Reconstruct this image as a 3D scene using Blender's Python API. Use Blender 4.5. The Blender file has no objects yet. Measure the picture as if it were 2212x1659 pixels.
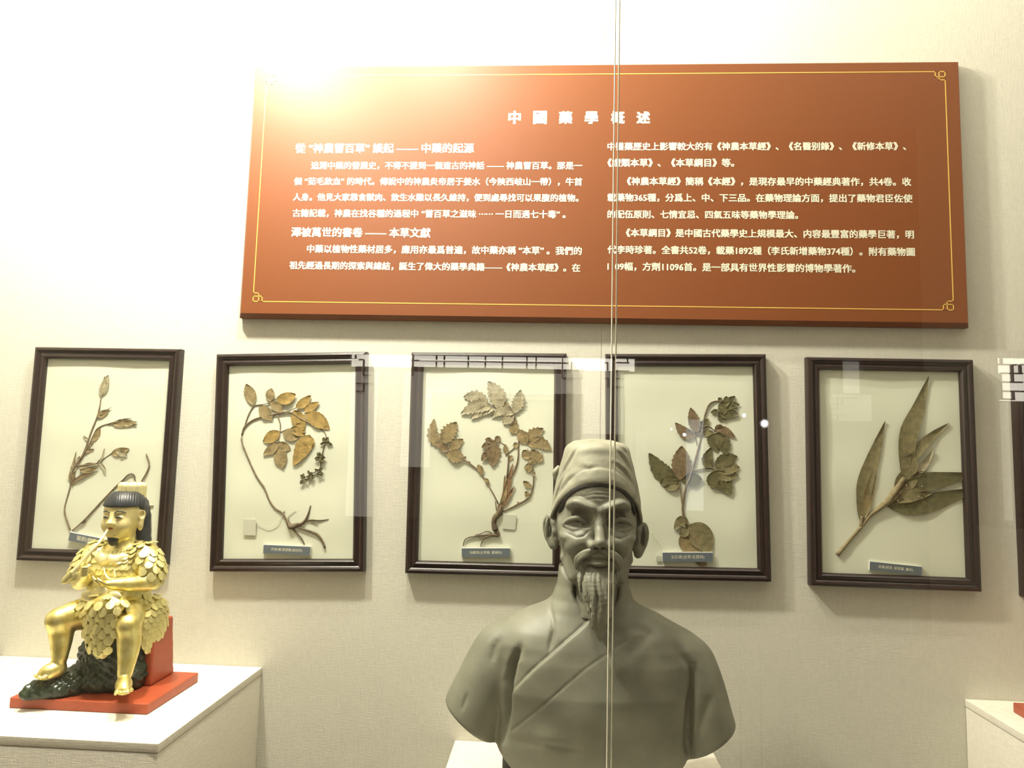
import bpy, bmesh, math, random
import numpy as np
from mathutils import Vector, Matrix
from mathutils.bvhtree import BVHTree

scene = bpy.context.scene
COL = scene.collection
random.seed(7)
RNG = np.random.RandomState(5)

# ------------------------------------------------------------------ camera
F_PX, YAW, PITCH, ROLL = 1512.7, -.06, .0963, .025
CAM = np.array([.0379, -1.65, .0196])


def ray(px, py):
    u, v = px - 1106., py - 829.5
    c, s = math.cos(ROLL), math.sin(ROLL)
    u, v = u * c + v * s, -u * s + v * c
    x, y, z = u / F_PX, 1., -v / F_PX
    c, s = math.cos(PITCH), math.sin(PITCH)
    y, z = y * c - z * s, y * s + z * c
    c, s = math.cos(YAW), math.sin(YAW)
    return np.array([x * c + y * s, -x * s + y * c, z])


def W(px, py, Y=0.):
    """survey of the photograph: the world point seen at a pixel, on the plane y = Y"""
    r = ray(px, py)
    return CAM + r * ((Y - CAM[1]) / r[1])


cam_data = bpy.data.cameras.new('camera')
cam = bpy.data.objects.new('camera', cam_data)
COL.objects.link(cam)
fwd = ray(1106, 829.5)
rgt = ray(2106, 829.5) - fwd
upv = ray(1106, -170.5) - fwd
rgt /= np.linalg.norm(rgt); upv /= np.linalg.norm(upv); fwd /= np.linalg.norm(fwd)
m = Matrix(((rgt[0], upv[0], -fwd[0], CAM[0]), (rgt[1], upv[1], -fwd[1], CAM[1]),
            (rgt[2], upv[2], -fwd[2], CAM[2]), (0, 0, 0, 1)))
cam.matrix_world = m
cam_data.sensor_fit = 'HORIZONTAL'
cam_data.sensor_width = 36.
cam_data.lens = F_PX / 2212. * 36.
cam_data.clip_start = .02
cam_data.clip_end = 60
scene.camera = cam

# ------------------------------------------------------------------ colour management, world
scene.view_settings.view_transform = 'Standard'
scene.view_settings.look = 'None'
scene.view_settings.gamma = 1
scene.view_settings.use_curve_mapping = False
scene.view_settings.exposure = 0.0
world = bpy.data.worlds.new('world')
scene.world = world
world.use_nodes = True
world.node_tree.nodes['Background'].inputs[0].default_value = (.9, .95, 1, 1)
world.node_tree.nodes['Background'].inputs[1].default_value = .02

# ------------------------------------------------------------------ lamps of the display case, and an added room fill
WARM = (1., .962, .815)


def lamp(name, kind, loc, power, color=WARM, target=None, **kw):
    d = bpy.data.lights.new(name, kind)
    d.energy = power
    d.color = color
    for k, v in kw.items():
        setattr(d, k, v)
    o = bpy.data.objects.new(name, d)
    COL.objects.link(o)
    o.location = loc
    if target is not None:
        o.rotation_euler = (Vector(target) - Vector(loc)).to_track_quat('-Z', 'Y').to_euler()
    return o


LAMP_POS = (-.84, -.54, 1.36)
lamp('case_spot_light', 'POINT', LAMP_POS, 150, shadow_soft_size=.045)
lamp('case_spot_light', 'POINT', (-.36, -.52, 1.40), 76, shadow_soft_size=.045)
lamp('case_tube_light', 'AREA', (.55, -.48, 1.86), 22, target=(.55, -.22, 0), shape='RECTANGLE', size=3.0, size_y=.05)
lamp('room_fill_light', 'AREA', (0.2, -2.3, 2.28), 2, color=(1, .95, .84), target=(0.2, -2.3, 0), shape='RECTANGLE', size=1.6, size_y=.5)  # unseen area lamp added for faint ambient fill through the glass

# ------------------------------------------------------------------ helpers


def lin(r, g, b):
    def f(c):
        c /= 255.
        return c / 12.92 if c <= .04045 else ((c + .055) / 1.055) ** 2.4
    return (f(r), f(g), f(b), 1.)


def mat(name, color, rough=.6, metal=0., spec=.5, var=0., var_scale=20., bump=0., bump_scale=80., color2=None, coat=0., stretch=(1, 1, 1)):
    M = bpy.data.materials.new(name)
    M.use_nodes = True
    nt = M.node_tree
    b = nt.nodes['Principled BSDF']
    b.inputs['Base Color'].default_value = color
    b.inputs['Roughness'].default_value = rough
    b.inputs['Metallic'].default_value = metal
    b.inputs['Specular IOR Level'].default_value = spec
    b.inputs['Coat Weight'].default_value = coat
    if var or bump:
        tc = nt.nodes.new('ShaderNodeTexCoord')
        mp = nt.nodes.new('ShaderNodeMapping')
        mp.inputs['Scale'].default_value = stretch
        nt.links.new(tc.outputs['Object'], mp.inputs[0])
    if var:
        n = nt.nodes.new('ShaderNodeTexNoise')
        n.inputs['Scale'].default_value = var_scale
        n.inputs['Detail'].default_value = 6
        nt.links.new(mp.outputs[0], n.inputs['Vector'])
        mx = nt.nodes.new('ShaderNodeMix')
        mx.data_type = 'RGBA'
        c2 = color2 if color2 else tuple(c * (1 - var) for c in color[:3]) + (1,)
        mx.inputs[6].default_value = color
        mx.inputs[7].default_value = c2
        rp = nt.nodes.new('ShaderNodeMapRange')
        rp.inputs[1].default_value = .35
        rp.inputs[2].default_value = .65
        nt.links.new(n.outputs[0], rp.inputs[0])
        nt.links.new(rp.outputs[0], mx.inputs[0])
        nt.links.new(mx.outputs[2], b.inputs['Base Color'])
    if bump:
        n2 = nt.nodes.new('ShaderNodeTexNoise')
        n2.inputs['Scale'].default_value = bump_scale
        n2.inputs['Detail'].default_value = 5
        nt.links.new(mp.outputs[0], n2.inputs['Vector'])
        bp = nt.nodes.new('ShaderNodeBump')
        bp.inputs['Strength'].default_value = bump
        bp.inputs['Distance'].default_value = .002
        nt.links.new(n2.outputs[0], bp.inputs['Height'])
        nt.links.new(bp.outputs[0], b.inputs['Normal'])
    return M


def fabric_mat(name, color, scale=420., strength=.5, slub=.12):
    """woven linen: two crossed, stretched noises as threads, slubs along the weft"""
    M = bpy.data.materials.new(name)
    M.use_nodes = True
    nt = M.node_tree
    N, L = nt.nodes, nt.links
    b = N['Principled BSDF']
    b.inputs['Roughness'].default_value = .85
    b.inputs['Specular IOR Level'].default_value = .2
    tc = N.new('ShaderNodeTexCoord')
    outs = []
    for st in ((.12, .12, 1.), (1., 1., .14)):
        mp = N.new('ShaderNodeMapping')
        mp.inputs['Scale'].default_value = st
        L.new(tc.outputs['Object'], mp.inputs[0])
        n = N.new('ShaderNodeTexNoise')
        n.inputs['Scale'].default_value = scale
        n.inputs['Detail'].default_value = 3
        L.new(mp.outputs[0], n.inputs['Vector'])
        outs.append(n.outputs[0])
    a = N.new('ShaderNodeMath'); a.operation = 'ADD'
    L.new(outs[0], a.inputs[0]); L.new(outs[1], a.inputs[1])
    bp = N.new('ShaderNodeBump')
    bp.inputs['Strength'].default_value = strength
    bp.inputs['Distance'].default_value = .0012
    L.new(a.outputs[0], bp.inputs['Height'])
    L.new(bp.outputs[0], b.inputs['Normal'])
    mr = N.new('ShaderNodeMapRange')
    mr.inputs[1].default_value = .75; mr.inputs[2].default_value = 1.25
    L.new(a.outputs[0], mr.inputs[0])
    mx = N.new('ShaderNodeMix'); mx.data_type = 'RGBA'
    mx.inputs[6].default_value = tuple(c * (1 - slub) for c in color[:3]) + (1,)
    mx.inputs[7].default_value = color
    L.new(mr.outputs[0], mx.inputs[0])
    L.new(mx.outputs[2], b.inputs['Base Color'])
    return M


def glass_mat(name, ior=1.5, tint=(1, 1, 1, 1)):
    """clear sheet glass: transparent with a Fresnel mirror reflection"""
    M = bpy.data.materials.new(name)
    M.use_nodes = True
    nt = M.node_tree
    N, L = nt.nodes, nt.links
    for n in list(N):
        N.remove(n)
    out = N.new('ShaderNodeOutputMaterial')
    t = N.new('ShaderNodeBsdfTransparent'); t.inputs[0].default_value = tint
    g = N.new('ShaderNodeBsdfGlossy'); g.inputs['Roughness'].default_value = .0
    lw = N.new('ShaderNodeLayerWeight')
    pw = N.new('ShaderNodeMath'); pw.operation = 'POWER'; pw.inputs[1].default_value = 5.
    L.new(lw.outputs['Facing'], pw.inputs[0])
    f0 = ((ior - 1) / (ior + 1)) ** 2
    fr = N.new('ShaderNodeMath'); fr.operation = 'MULTIPLY_ADD'
    fr.inputs[1].default_value = 1 - f0; fr.inputs[2].default_value = f0
    L.new(pw.outputs[0], fr.inputs[0])
    mx = N.new('ShaderNodeMixShader')
    L.new(fr.outputs[0], mx.inputs[0]); L.new(t.outputs[0], mx.inputs[1]); L.new(g.outputs[0], mx.inputs[2])
    L.new(mx.outputs[0], out.inputs[0])
    return M


def emit_mat(name, color, strength):
    M = bpy.data.materials.new(name)
    M.use_nodes = True
    b = M.node_tree.nodes['Principled BSDF']
    b.inputs['Base Color'].default_value = (.5, .5, .5, 1)
    b.inputs['Emission Color'].default_value = color
    b.inputs['Emission Strength'].default_value = strength
    return M


def obj(name, verts, faces, material, parent=None, smooth=False, loc=None, auto=None):
    me = bpy.data.meshes.new(name)
    me.from_pydata([tuple(map(float, v)) for v in verts], [], [tuple(map(int, f)) for f in faces])
    return link(name, me, material, parent, smooth, loc, auto)


def link(name, me, material, parent=None, smooth=False, loc=None, auto=None):
    if material is not None:
        me.materials.append(material)
    if smooth:
        me.polygons.foreach_set('use_smooth', [True] * len(me.polygons))
    me.update()
    o = bpy.data.objects.new(name, me)
    COL.objects.link(o)
    if loc is not None:
        o.location = loc
    if parent is not None:
        o.parent = parent
    if auto is not None:
        me.polygons.foreach_set('use_smooth', [True] * len(me.polygons))
        me.set_sharp_from_angle(angle=math.radians(auto))
    return o


def empty(name, loc, label=None, cat=None, group=None, kind=None, rot=None):
    o = bpy.data.objects.new(name, None)
    COL.objects.link(o)
    o.location = loc
    o.empty_display_size = .02
    if rot is not None:
        o.rotation_euler = rot
    return tag(o, label, cat, group, kind)


def tag(o, label=None, cat=None, group=None, kind=None):
    if label: o['label'] = label
    if cat: o['category'] = cat
    if group: o['group'] = group
    if kind: o['kind'] = kind
    return o


def bm_obj(name, bm, material, parent=None, smooth=False, loc=None, auto=None):
    bmesh.ops.recalc_face_normals(bm, faces=bm.faces)
    me = bpy.data.meshes.new(name)
    bm.to_mesh(me)
    bm.free()
    return link(name, me, material, parent, smooth, loc, auto)


def bm_box(x0, x1, y0, y1, z0, z1, bevel=0., seg=2, bm=None):
    b = bmesh.new()
    vs = [b.verts.new((x, y, z)) for x in (x0, x1) for y in (y0, y1) for z in (z0, z1)]
    for f in ((0, 1, 3, 2), (4, 6, 7, 5), (0, 4, 5, 1), (2, 3, 7, 6), (0, 2, 6, 4), (1, 5, 7, 3)):
        b.faces.new([vs[i] for i in f])
    bmesh.ops.recalc_face_normals(b, faces=b.faces)
    if bevel:
        bmesh.ops.bevel(b, geom=list(b.edges), offset=bevel, segments=seg, profile=.6, affect='EDGES')
    if bm is None:
        return b
    me = bpy.data.meshes.new('tmp')
    b.to_mesh(me); b.free()
    bm.from_mesh(me)
    bpy.data.meshes.remove(me)
    return bm


def box(name, x0, x1, y0, y1, z0, z1, material, parent=None, bevel=0., seg=2, loc=None):
    return bm_obj(name, bm_box(x0, x1, y0, y1, z0, z1, bevel, seg), material, parent, loc=loc, auto=35 if bevel else None)


def catmull(pts, n):
    P = [np.array(p, float) for p in pts]
    if len(P) == 2:
        return [P[0] + (P[1] - P[0]) * t for t in np.linspace(0, 1, n)]
    P = [2 * P[0] - P[1]] + P + [2 * P[-1] - P[-2]]
    out = []
    m_ = len(P) - 3
    for t in np.linspace(0, m_, n):
        i = min(int(t), m_ - 1); u = t - i
        a, b, c, d = P[i:i + 4]
        out.append(.5 * ((2 * b) + (-a + c) * u + (2 * a - 5 * b + 4 * c - d) * u * u + (-a + 3 * b - 3 * c + d) * u ** 3))
    return out


def tube_data(pts, radii, seg=8, n=None, flat=1., base=0, jitter=0.):
    """tapered tube through points; returns verts, faces"""
    pts = catmull(pts, n or len(pts) * 4)
    k = len(pts)
    rr = np.interp(np.linspace(0, 1, k), np.linspace(0, 1, len(radii)), radii)
    V, Fc = [], []
    up = np.array([0, 0, 1.])
    prev = None
    for i in range(k):
        t = pts[min(i + 1, k - 1)] - pts[max(i - 1, 0)]
        t = t / (np.linalg.norm(t) + 1e-12)
        if prev is None:
            a = np.array([0, 1., 0]) if abs(t[1]) < .9 else np.array([1., 0, 0])
        else:
            a = prev
        a = a - t * (a @ t); a /= np.linalg.norm(a) + 1e-12
        prev = a
        b = np.cross(t, a)
        for j in range(seg):
            th = 2 * math.pi * j / seg
            r = rr[i] * (1 + jitter * (random.random() - .5))
            V.append(pts[i] + a * math.cos(th) * r * flat + b * math.sin(th) * r)
    for i in range(k - 1):
        for j in range(seg):
            j2 = (j + 1) % seg
            Fc.append((base + i * seg + j, base + i * seg + j2, base + (i + 1) * seg + j2, base + (i + 1) * seg + j))
    Fc.append(tuple(base + j for j in range(seg))[::-1])
    Fc.append(tuple(base + (k - 1) * seg + j for j in range(seg)))
    return V, Fc


def tubes(name, specs, material, parent, seg=8, flat=1., jitter=0.):
    V, Fc = [], []
    for pts, radii in specs:
        v, f = tube_data(pts, radii, seg=seg, flat=flat, base=len(V), jitter=jitter)
        V += v; Fc += f
    return obj(name, V, Fc, material, parent, smooth=True)


def text_mesh(body, offset=0.):
    """flat lettering with the built-in font, thickened by shifted copies; returns a mesh in em units, lying in x-y"""
    cu = bpy.data.curves.new('lettering', 'FONT')
    cu.body = body
    cu.size = 1.
    cu.resolution_u = 2
    o = bpy.data.objects.new('lettering', cu)
    COL.objects.link(o)
    dg = bpy.context.evaluated_depsgraph_get()
    me = bpy.data.meshes.new_from_object(o.evaluated_get(dg))
    bpy.data.objects.remove(o)
    bpy.data.curves.remove(cu)
    if offset:
        bm = bmesh.new()
        for k, (dx, dz) in enumerate(((-1, -.7), (1, -.7), (1, .7), (-1, .7))):
            n0 = len(bm.verts)
            bm.from_mesh(me)
            bm.verts.ensure_lookup_table()
            for v in bm.verts[n0:]:
                v.co.x += dx * offset; v.co.y += dz * offset; v.co.z += k
        bm.to_mesh(me); bm.free()
    return me
# ================================================================== setting
M_WALL = fabric_mat('linen_wall_covering', (.68, .66, .56, 1), strength=.35, slub=.08)
M_LINEN = fabric_mat('linen_pedestal_covering', (.74, .70, .60, 1), scale=520, strength=.35)
M_PAINT = mat('cream_paint', (.55, .51, .43, 1), .8)
M_DARKWOOD = mat('dark_stained_wood', (.035, .022, .016, 1), .45, var=.4, var_scale=30, stretch=(1, 1, .1))
M_FLOOR = mat('floor_stone', (.22, .19, .15, 1), .5, var=.3, var_scale=4)

X0, X1 = -2.4, 2.6
FLOOR_Z, CEIL_Z = -1.35, 2.4
CASE_FLOOR, CASE_CEIL = -1.05, 2.0
GLASS_Y = -.93


def struct(o, **k):
    return tag(o, kind='structure', **k)


wall = struct(box('wall_back', X0, X1, 0, .1, FLOOR_Z, CEIL_Z, M_PAINT))
seam_x = W(1299, 735)[0]
box('fabric_sheet', X0 + .001, seam_x - .0006, -.0012, -.0001, CASE_FLOOR, CASE_CEIL, M_WALL, wall)
box('fabric_sheet', seam_x + .0006, X1 - .001, -.0012, -.0001, CASE_FLOOR, CASE_CEIL, M_WALL, wall)
struct(box('wall_left', X0 - .1, X0, -5.2, 0, FLOOR_Z, CEIL_Z, M_PAINT))
struct(box('wall_right', X1, X1 + .1, -5.2, 0, FLOOR_Z, CEIL_Z, M_PAINT))
struct(box('floor', X0, X1, -5.2, GLASS_Y - .03, FLOOR_Z - .1, FLOOR_Z, M_FLOOR))
struct(box('ceiling', X0, X1, -5.2, 0, CEIL_Z, CEIL_Z + .1, M_PAINT))
# plinth and head box of the display case
struct(box('trim_1', X0, X1, GLASS_Y - .03, -.0015, FLOOR_Z - .1, CASE_FLOOR, M_DARKWOOD))
struct(box('trim_2', X0, X1, GLASS_Y - .03, -.0015, CASE_CEIL, CEIL_Z, M_PAINT))

# ------------------------------------------------------------------ glass front, two panes meeting with a gap
M_GLASS = glass_mat('sheet_glass', 1.95)
M_EDGE = mat('ground_glass_edge', (.72, .70, .58, 1), .35)
JX1, JX2 = W(1321.3, 900, GLASS_Y)[0], W(1328.8, 900, GLASS_Y)[0]


def pane(n, xa, xb, edge_side):
    V = [(xa, GLASS_Y, CASE_FLOOR), (xb, GLASS_Y, CASE_FLOOR), (xb, GLASS_Y, CASE_CEIL), (xa, GLASS_Y, CASE_CEIL)]
    p = obj('glass_pane', V, [(0, 1, 2, 3)], M_GLASS)
    tag(p, 'clear sheet glass front of the display case, pane %s of the seam' % n, 'glass')
    e = .0009
    xe = xb if edge_side > 0 else xa
    box('polished_edge', min(xe, xe - edge_side * e), max(xe, xe - edge_side * e), GLASS_Y + .0005, GLASS_Y + .008, CASE_FLOOR, CASE_CEIL, M_EDGE, p)
    return p


pane('left', X0, JX1, 1)
pane('right', JX2, X1, -1)

# ------------------------------------------------------------------ pedestals wrapped in linen


def pedestal(x0, x1, depth, top, label, lid=.016):
    cx_ = (x0 + x1) / 2
    p = empty('display_pedestal', (cx_, -depth / 2 - .002, CASE_FLOOR), label, 'pedestal', 'linen covered pedestals in the display case')
    h = top - CASE_FLOOR
    w = (x1 - x0) / 2
    d = depth / 2
    box('body', -w + .0015, w - .0015, -d + .0015, d, 0, h - lid - .001, M_LINEN, p, bevel=.0015)
    box('top_board', -w, w, -d, d, h - lid, h, M_LINEN, p, bevel=.002, seg=3)
    return p


pedestal(-1.26, -.6259, .4312, -.4931, 'linen covered pedestal under the seated gold figurine')
pedestal(-.170, .407, .50, -.634, 'low linen covered pedestal under the grey bust')
pedestal(.9488, 1.55, .4312, -.4945, 'linen covered pedestal cut by the right edge, holding a red plate')

# red plinth of the next exhibit, cut by the right edge of the picture
M_REDLACQ = mat('red_lacquer', (.36, .065, .022, 1), .4, var=.15, var_scale=40)
rp = empty('exhibit_base', (1.14, -.17, -.494), 'red lacquered base plate at the far right edge of the picture', 'base plate')
box('plate', -.135, .135, -.095, .095, 0, .02, M_REDLACQ, rp, bevel=.003, seg=3)

# ------------------------------------------------------------------ the other side of the room: lit cases with fretwork, seen mirrored in the glass
MIR_Y = -3.25


def R(px, py, depth=0.):
    """place on the opposite wall whose mirror image in the glass front shows at this pixel"""
    p = W(px, py, 2 * GLASS_Y - (MIR_Y - depth))
    return p[0], p[2]


M_LIT = emit_mat('glow_case_backing', (1., .93, .78, 1), 6.5)  # glow put into the backing in place of a lamp-lit case wall
M_LIT3 = emit_mat('glow_backdrop_panel', (1., .93, .8, 1), .75)  # dimmer glow for the lower case wall, no lamp of its own
M_LIT2 = emit_mat('lit_strip', (1., .95, .85, 1), 1.1)
M_COOL = emit_mat('lit_doorway', (.75, .9, 1, 1), 1.3)
M_ROOMW = mat('brown_room_wall', (.10, .075, .055, 1), .7)
struct(box('wall_front', X0, X1, -5.3, -5.2, FLOOR_Z, CEIL_Z, M_ROOMW))


def lit_case(px0, px1, py0, py1, material, label, depth=.12, posts=()):
    (xa, za), (xb, zb) = R(px0, py0), R(px1, py1)
    cxm = (xa + xb) / 2
    t = empty('wall_case', (cxm, MIR_Y, zb), label, 'display case')
    w = (xb - xa) / 2
    h = za - zb
    box('light_panel', -w, w, -depth - .01, -depth, 0, h, material, t)
    for s in (-1, 1):
        box('side_board', min(s * w, s * (w + .03)), max(s * w, s * (w + .03)), -depth - .02, .0, -.03, h + .03, M_DARKWOOD, t)
    box('top_board', -w, w, -depth - .02, 0, h, h + .03, M_DARKWOOD, t)
    box('bottom_board', -w, w, -depth - .02, 0, -.03, 0, M_DARKWOOD, t)
    return t


t_main = lit_case(757, 1372, 764, 1135, M_ROOMW, 'wide lit case across the room with a fretwork border, mirrored in the glass')
for (a_, b_, c_, d_, m_) in ((757, 1372, 764, 801, M_LIT), (757, 800, 801, 1130, M_LIT3), (870, 925, 801, 1010, M_LIT3), (925, 1215, 801, 850, M_LIT3), (1215, 1262, 801, 850, M_LIT3), (1262, 1348, 801, 938, M_LIT3)):  # glowing patches shaped to lay the mirrored veil over the frame rails
    (xa, za), (xb, zb) = R(a_, b_ and c_), R(b_, d_)
    box('glow_backdrop', xa - t_main.location[0], xb - t_main.location[0], -.03, -.024, zb - t_main.location[2], za - t_main.location[2], m_, t_main)
t_right = lit_case(2155, 2330, 772, 1130, M_ROOMW, 'lit case across the room mirrored at the far right')
for (a_, b_, c_, d_, m_) in ((2155, 2330, 772, 868, M_LIT), (2166, 2197, 868, 1130, M_LIT3)):
    (xa, za), (xb, zb) = R(a_, c_), R(b_, d_)
    box('glow_backdrop', xa - t_right.location[0], xb - t_right.location[0], -.03, -.024, zb - t_right.location[2], za - t_right.location[2], m_, t_right)
lit_case(1820, 1866, 778, 850, M_LIT2, 'small lit niche across the room, mirrored over the fifth frame', depth=.04)
lit_case(1482, 1524, 905, 1105, M_COOL, 'bluish lit slot across the room, mirrored over the fourth frame', depth=.04)


def fret(parent, lines, wpx=2.6):
    """wooden fretwork: horizontal and vertical bars given by their mirror image"""
    px_, pz_ = parent.location[0], parent.location[2]
    for (a, b, c, d) in lines:
        (xa, za), (xb, zb) = R(a, b), R(c, d)
        hw = .0028
        x_0, x_1 = sorted((xa, xb)); z_0, z_1 = sorted((za, zb))
        if abs(c - a) > abs(d - b):
            zm = (z_0 + z_1) / 2
            box('fretwork_bar', x_0 - px_, x_1 - px_, -.018, -.004, zm - hw - pz_, zm + hw - pz_, M_DARKWOOD, parent)
        else:
            xm = (x_0 + x_1) / 2
            box('fretwork_bar', xm - hw - px_, xm + hw - px_, -.0185, -.0035, z_0 - pz_, z_1 - pz_, M_DARKWOOD, parent)


fret(t_main, [(888, 781, 1228, 781), (888, 796, 1258, 797), (942, 765, 942, 797), (959, 765, 959, 797), (1011, 765, 1011, 797),
              (1048, 765, 1048, 797), (1085, 765, 1085, 797), (1138, 765, 1138, 797), (1158, 765, 1158, 797),
              (891, 765, 891, 812), (1215, 767, 1215, 817), (1215, 817, 1258, 817), (1235, 781, 1235, 797), (1258, 797, 1258, 817),
              (757, 776, 784, 776), (767, 766, 767, 776), (784, 776, 784, 810), (768, 793, 805, 793), (784, 810, 800, 810),
              (768, 828, 803, 828), (784, 828, 784, 845), (768, 845, 784, 845),
              (1305, 783, 1314, 783), (1313, 783, 1313, 800), (1327, 801, 1360, 801), (1356, 768, 1356, 783), (1330, 783, 1360, 783),
              (1305, 817, 1316, 817), (1314, 817, 1314, 836), (1327, 818, 1358, 818), (1327, 836, 1358, 836)])
fret(t_right, [(2166, 770, 2166, 786), (2157, 787, 2200, 787), (2190, 787, 2190, 825), (2165, 806, 2212, 806), (2165, 806, 2165, 862),
               (2157, 825, 2212, 825), (2165, 845, 2230, 845), (2165, 862, 2195, 862), (2207, 787, 2207, 806), (2207, 787, 2260, 787), (2192, 845, 2192, 862)])

# two small halogen spots across the room, mirrored over the fourth frame
M_BULB = emit_mat('halogen_bulb', (.85, .95, 1, 1), 150.)
for (px, py, r, lab) in ((1651, 915, .0125, 'small halogen spot across the room, the larger of the two mirrored sparks'),
                         (1607, 897, .007, 'small halogen spot across the room, the fainter of the two mirrored sparks')):
    x, z = R(px, py)
    t = empty('halogen_spot', (x, MIR_Y, z), lab, 'lamp')
    bm = bmesh.new(); bmesh.ops.create_uvsphere(bm, u_segments=16, v_segments=8, radius=r)
    bm_obj('bulb', bm, M_BULB, t, smooth=True)
    bm = bmesh.new(); bmesh.ops.create_cone(bm, segments=20, radius1=r * .7, radius2=r * 1.5, depth=.02, cap_ends=False)
    bmesh.ops.rotate(bm, verts=bm.verts, matrix=Matrix.Rotation(-math.pi / 2, 3, 'X'))
    bmesh.ops.translate(bm, verts=bm.verts, vec=(0, -.010, 0))
    bm_obj('reflector', bm, M_DARKWOOD, t, smooth=True)
    tubes('bracket', [([(0, -.02, 0), (0, -.06, 0), (0, -.08, -.3), (0, -.08, FLOOR_Z - z + .0)], [.004, .004])], M_DARKWOOD, t)

# ================================================================== information panel
M_BOARD = mat('red_brown_lacquered_board', (.195, .053, .009, 1), .5, spec=.5, bump=.03, bump_scale=400)
M_TEXT = mat('cream_lettering', (.80, .77, .60, 1), .5)
M_GOLD_LINE = mat('gold_line', (.80, .52, .12, 1), .35, metal=.2)
TP = .028
c0 = [W(x, y, -.012) for x, y in ((552, 147), (2067, 136), (2091, 706), (520, 690))]
bx0, bx1 = (c0[0][0] + c0[3][0]) / 2, (c0[1][0] + c0[2][0]) / 2
bz0, bz1 = (c0[2][2] + c0[3][2]) / 2, (c0[0][2] + c0[1][2]) / 2
pcx, pcz = (bx0 + bx1) / 2, (bz0 + bz1) / 2
panel = empty('information_panel', (pcx, -.0015, pcz), 'wide red-brown board with cream writing and a gold border, above the frames', 'sign')
hw, hh = (bx1 - bx0) / 2, (bz1 - bz0) / 2
ins = .009
prof = [(0, 0), (0, -.014), (ins, -TP)]
V, Fc = [], []
for (i_, y_) in prof:
    V += [(-hw + i_, y_, -hh + i_), (hw - i_, y_, -hh + i_), (hw - i_, y_, hh - i_), (-hw + i_, y_, hh - i_)]
for k in range(2):
    for j in range(4):
        j2 = (j + 1) % 4
        Fc.append((k * 4 + j, k * 4 + j2, k * 4 + 4 + j2, k * 4 + 4 + j))
Fc += [(8, 9, 10, 11), (3, 2, 1, 0)]
obj('board', V, Fc, M_BOARD, panel)
FY = -TP - .0015          # world y of the board's face


def on_board(px, py):
    p = W(px, py, FY)
    return p[0] - pcx, p[2] - pcz


# gold border with fret corners
L0, B0 = on_board(562, 400)[0], on_board(1200, 659)[1]
R0, T0 = on_board(2050, 400)[0], on_board(1300, 160)[1]
u = .0085
gw = .0011


def strip(bm, x0, z0, x1, z1, w=gw):
    xa, xb = sorted((x0, x1)); za, zb = sorted((z0, z1))
    bm_box(xa - w, xb + w, -TP - .0004, -TP + .0002, za - w, zb + w, bm=bm)


line = bmesh.new()
corner_list = []
for sx, X in ((1, L0), (-1, R0)):
    for sz, Z in ((1, B0), (-1, T0)):
        cb = bmesh.new()
        P = lambda a, b: (X + sx * a * u, Z + sz * b * u)
        for (a, b, c, d) in ((0, 0, 1.6, 0), (0, 0, 0, 1.5), (0, 1.5, 2.6, 1.5), (1.6, 0, 1.6, 2.4), (2.6, 0, 2.6, 1.5), (0, 2.4, 1.6, 2.4)):
            p, q = P(a, b), P(c, d)
            strip(cb, p[0], p[1], q[0], q[1])
        corner_list.append(cb)
strip(line, L0 + 2.6 * u, B0, R0 - 2.6 * u, B0)
strip(line, L0 + 2.6 * u, T0, R0 - 2.6 * u, T0)
strip(line, L0, B0 + 2.4 * u, L0, T0 - 2.4 * u)
strip(line, R0, B0 + 2.4 * u, R0, T0 - 2.4 * u)
bm_obj('gold_border', line, M_GOLD_LINE, panel)
for cb in corner_list:
    bm_obj('fret_corner', cb, M_GOLD_LINE, panel)


def text_line(body, xa, xb, yc, name='text_line', offset=.022, charh=None):
    me = text_mesh(body, offset=offset)
    n = len(me.vertices)
    co = np.empty(n * 3); me.vertices.foreach_get('co', co); co = co.reshape(-1, 3)
    x_a, z_a = on_board(xa, yc)
    x_b, z_b = on_board(xb, yc)
    zc = (z_a + z_b) / 2 if name != 'title_character' else z_a
    w0, w1 = co[:, 0].min(), co[:, 0].max()
    s = (x_b - x_a) / (w1 - w0)
    zmid = .36
    if charh:
        zmid = (co[:, 1].min() + co[:, 1].max()) / 2
    out = np.stack([x_a + (co[:, 0] - w0) * s, -TP - .0004 - .00006 * co[:, 2], zc + (co[:, 1] - zmid) * s], 1)
    me.vertices.foreach_set('co', out.ravel())
    o = link(name, me, M_TEXT, panel)
    return o


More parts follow.
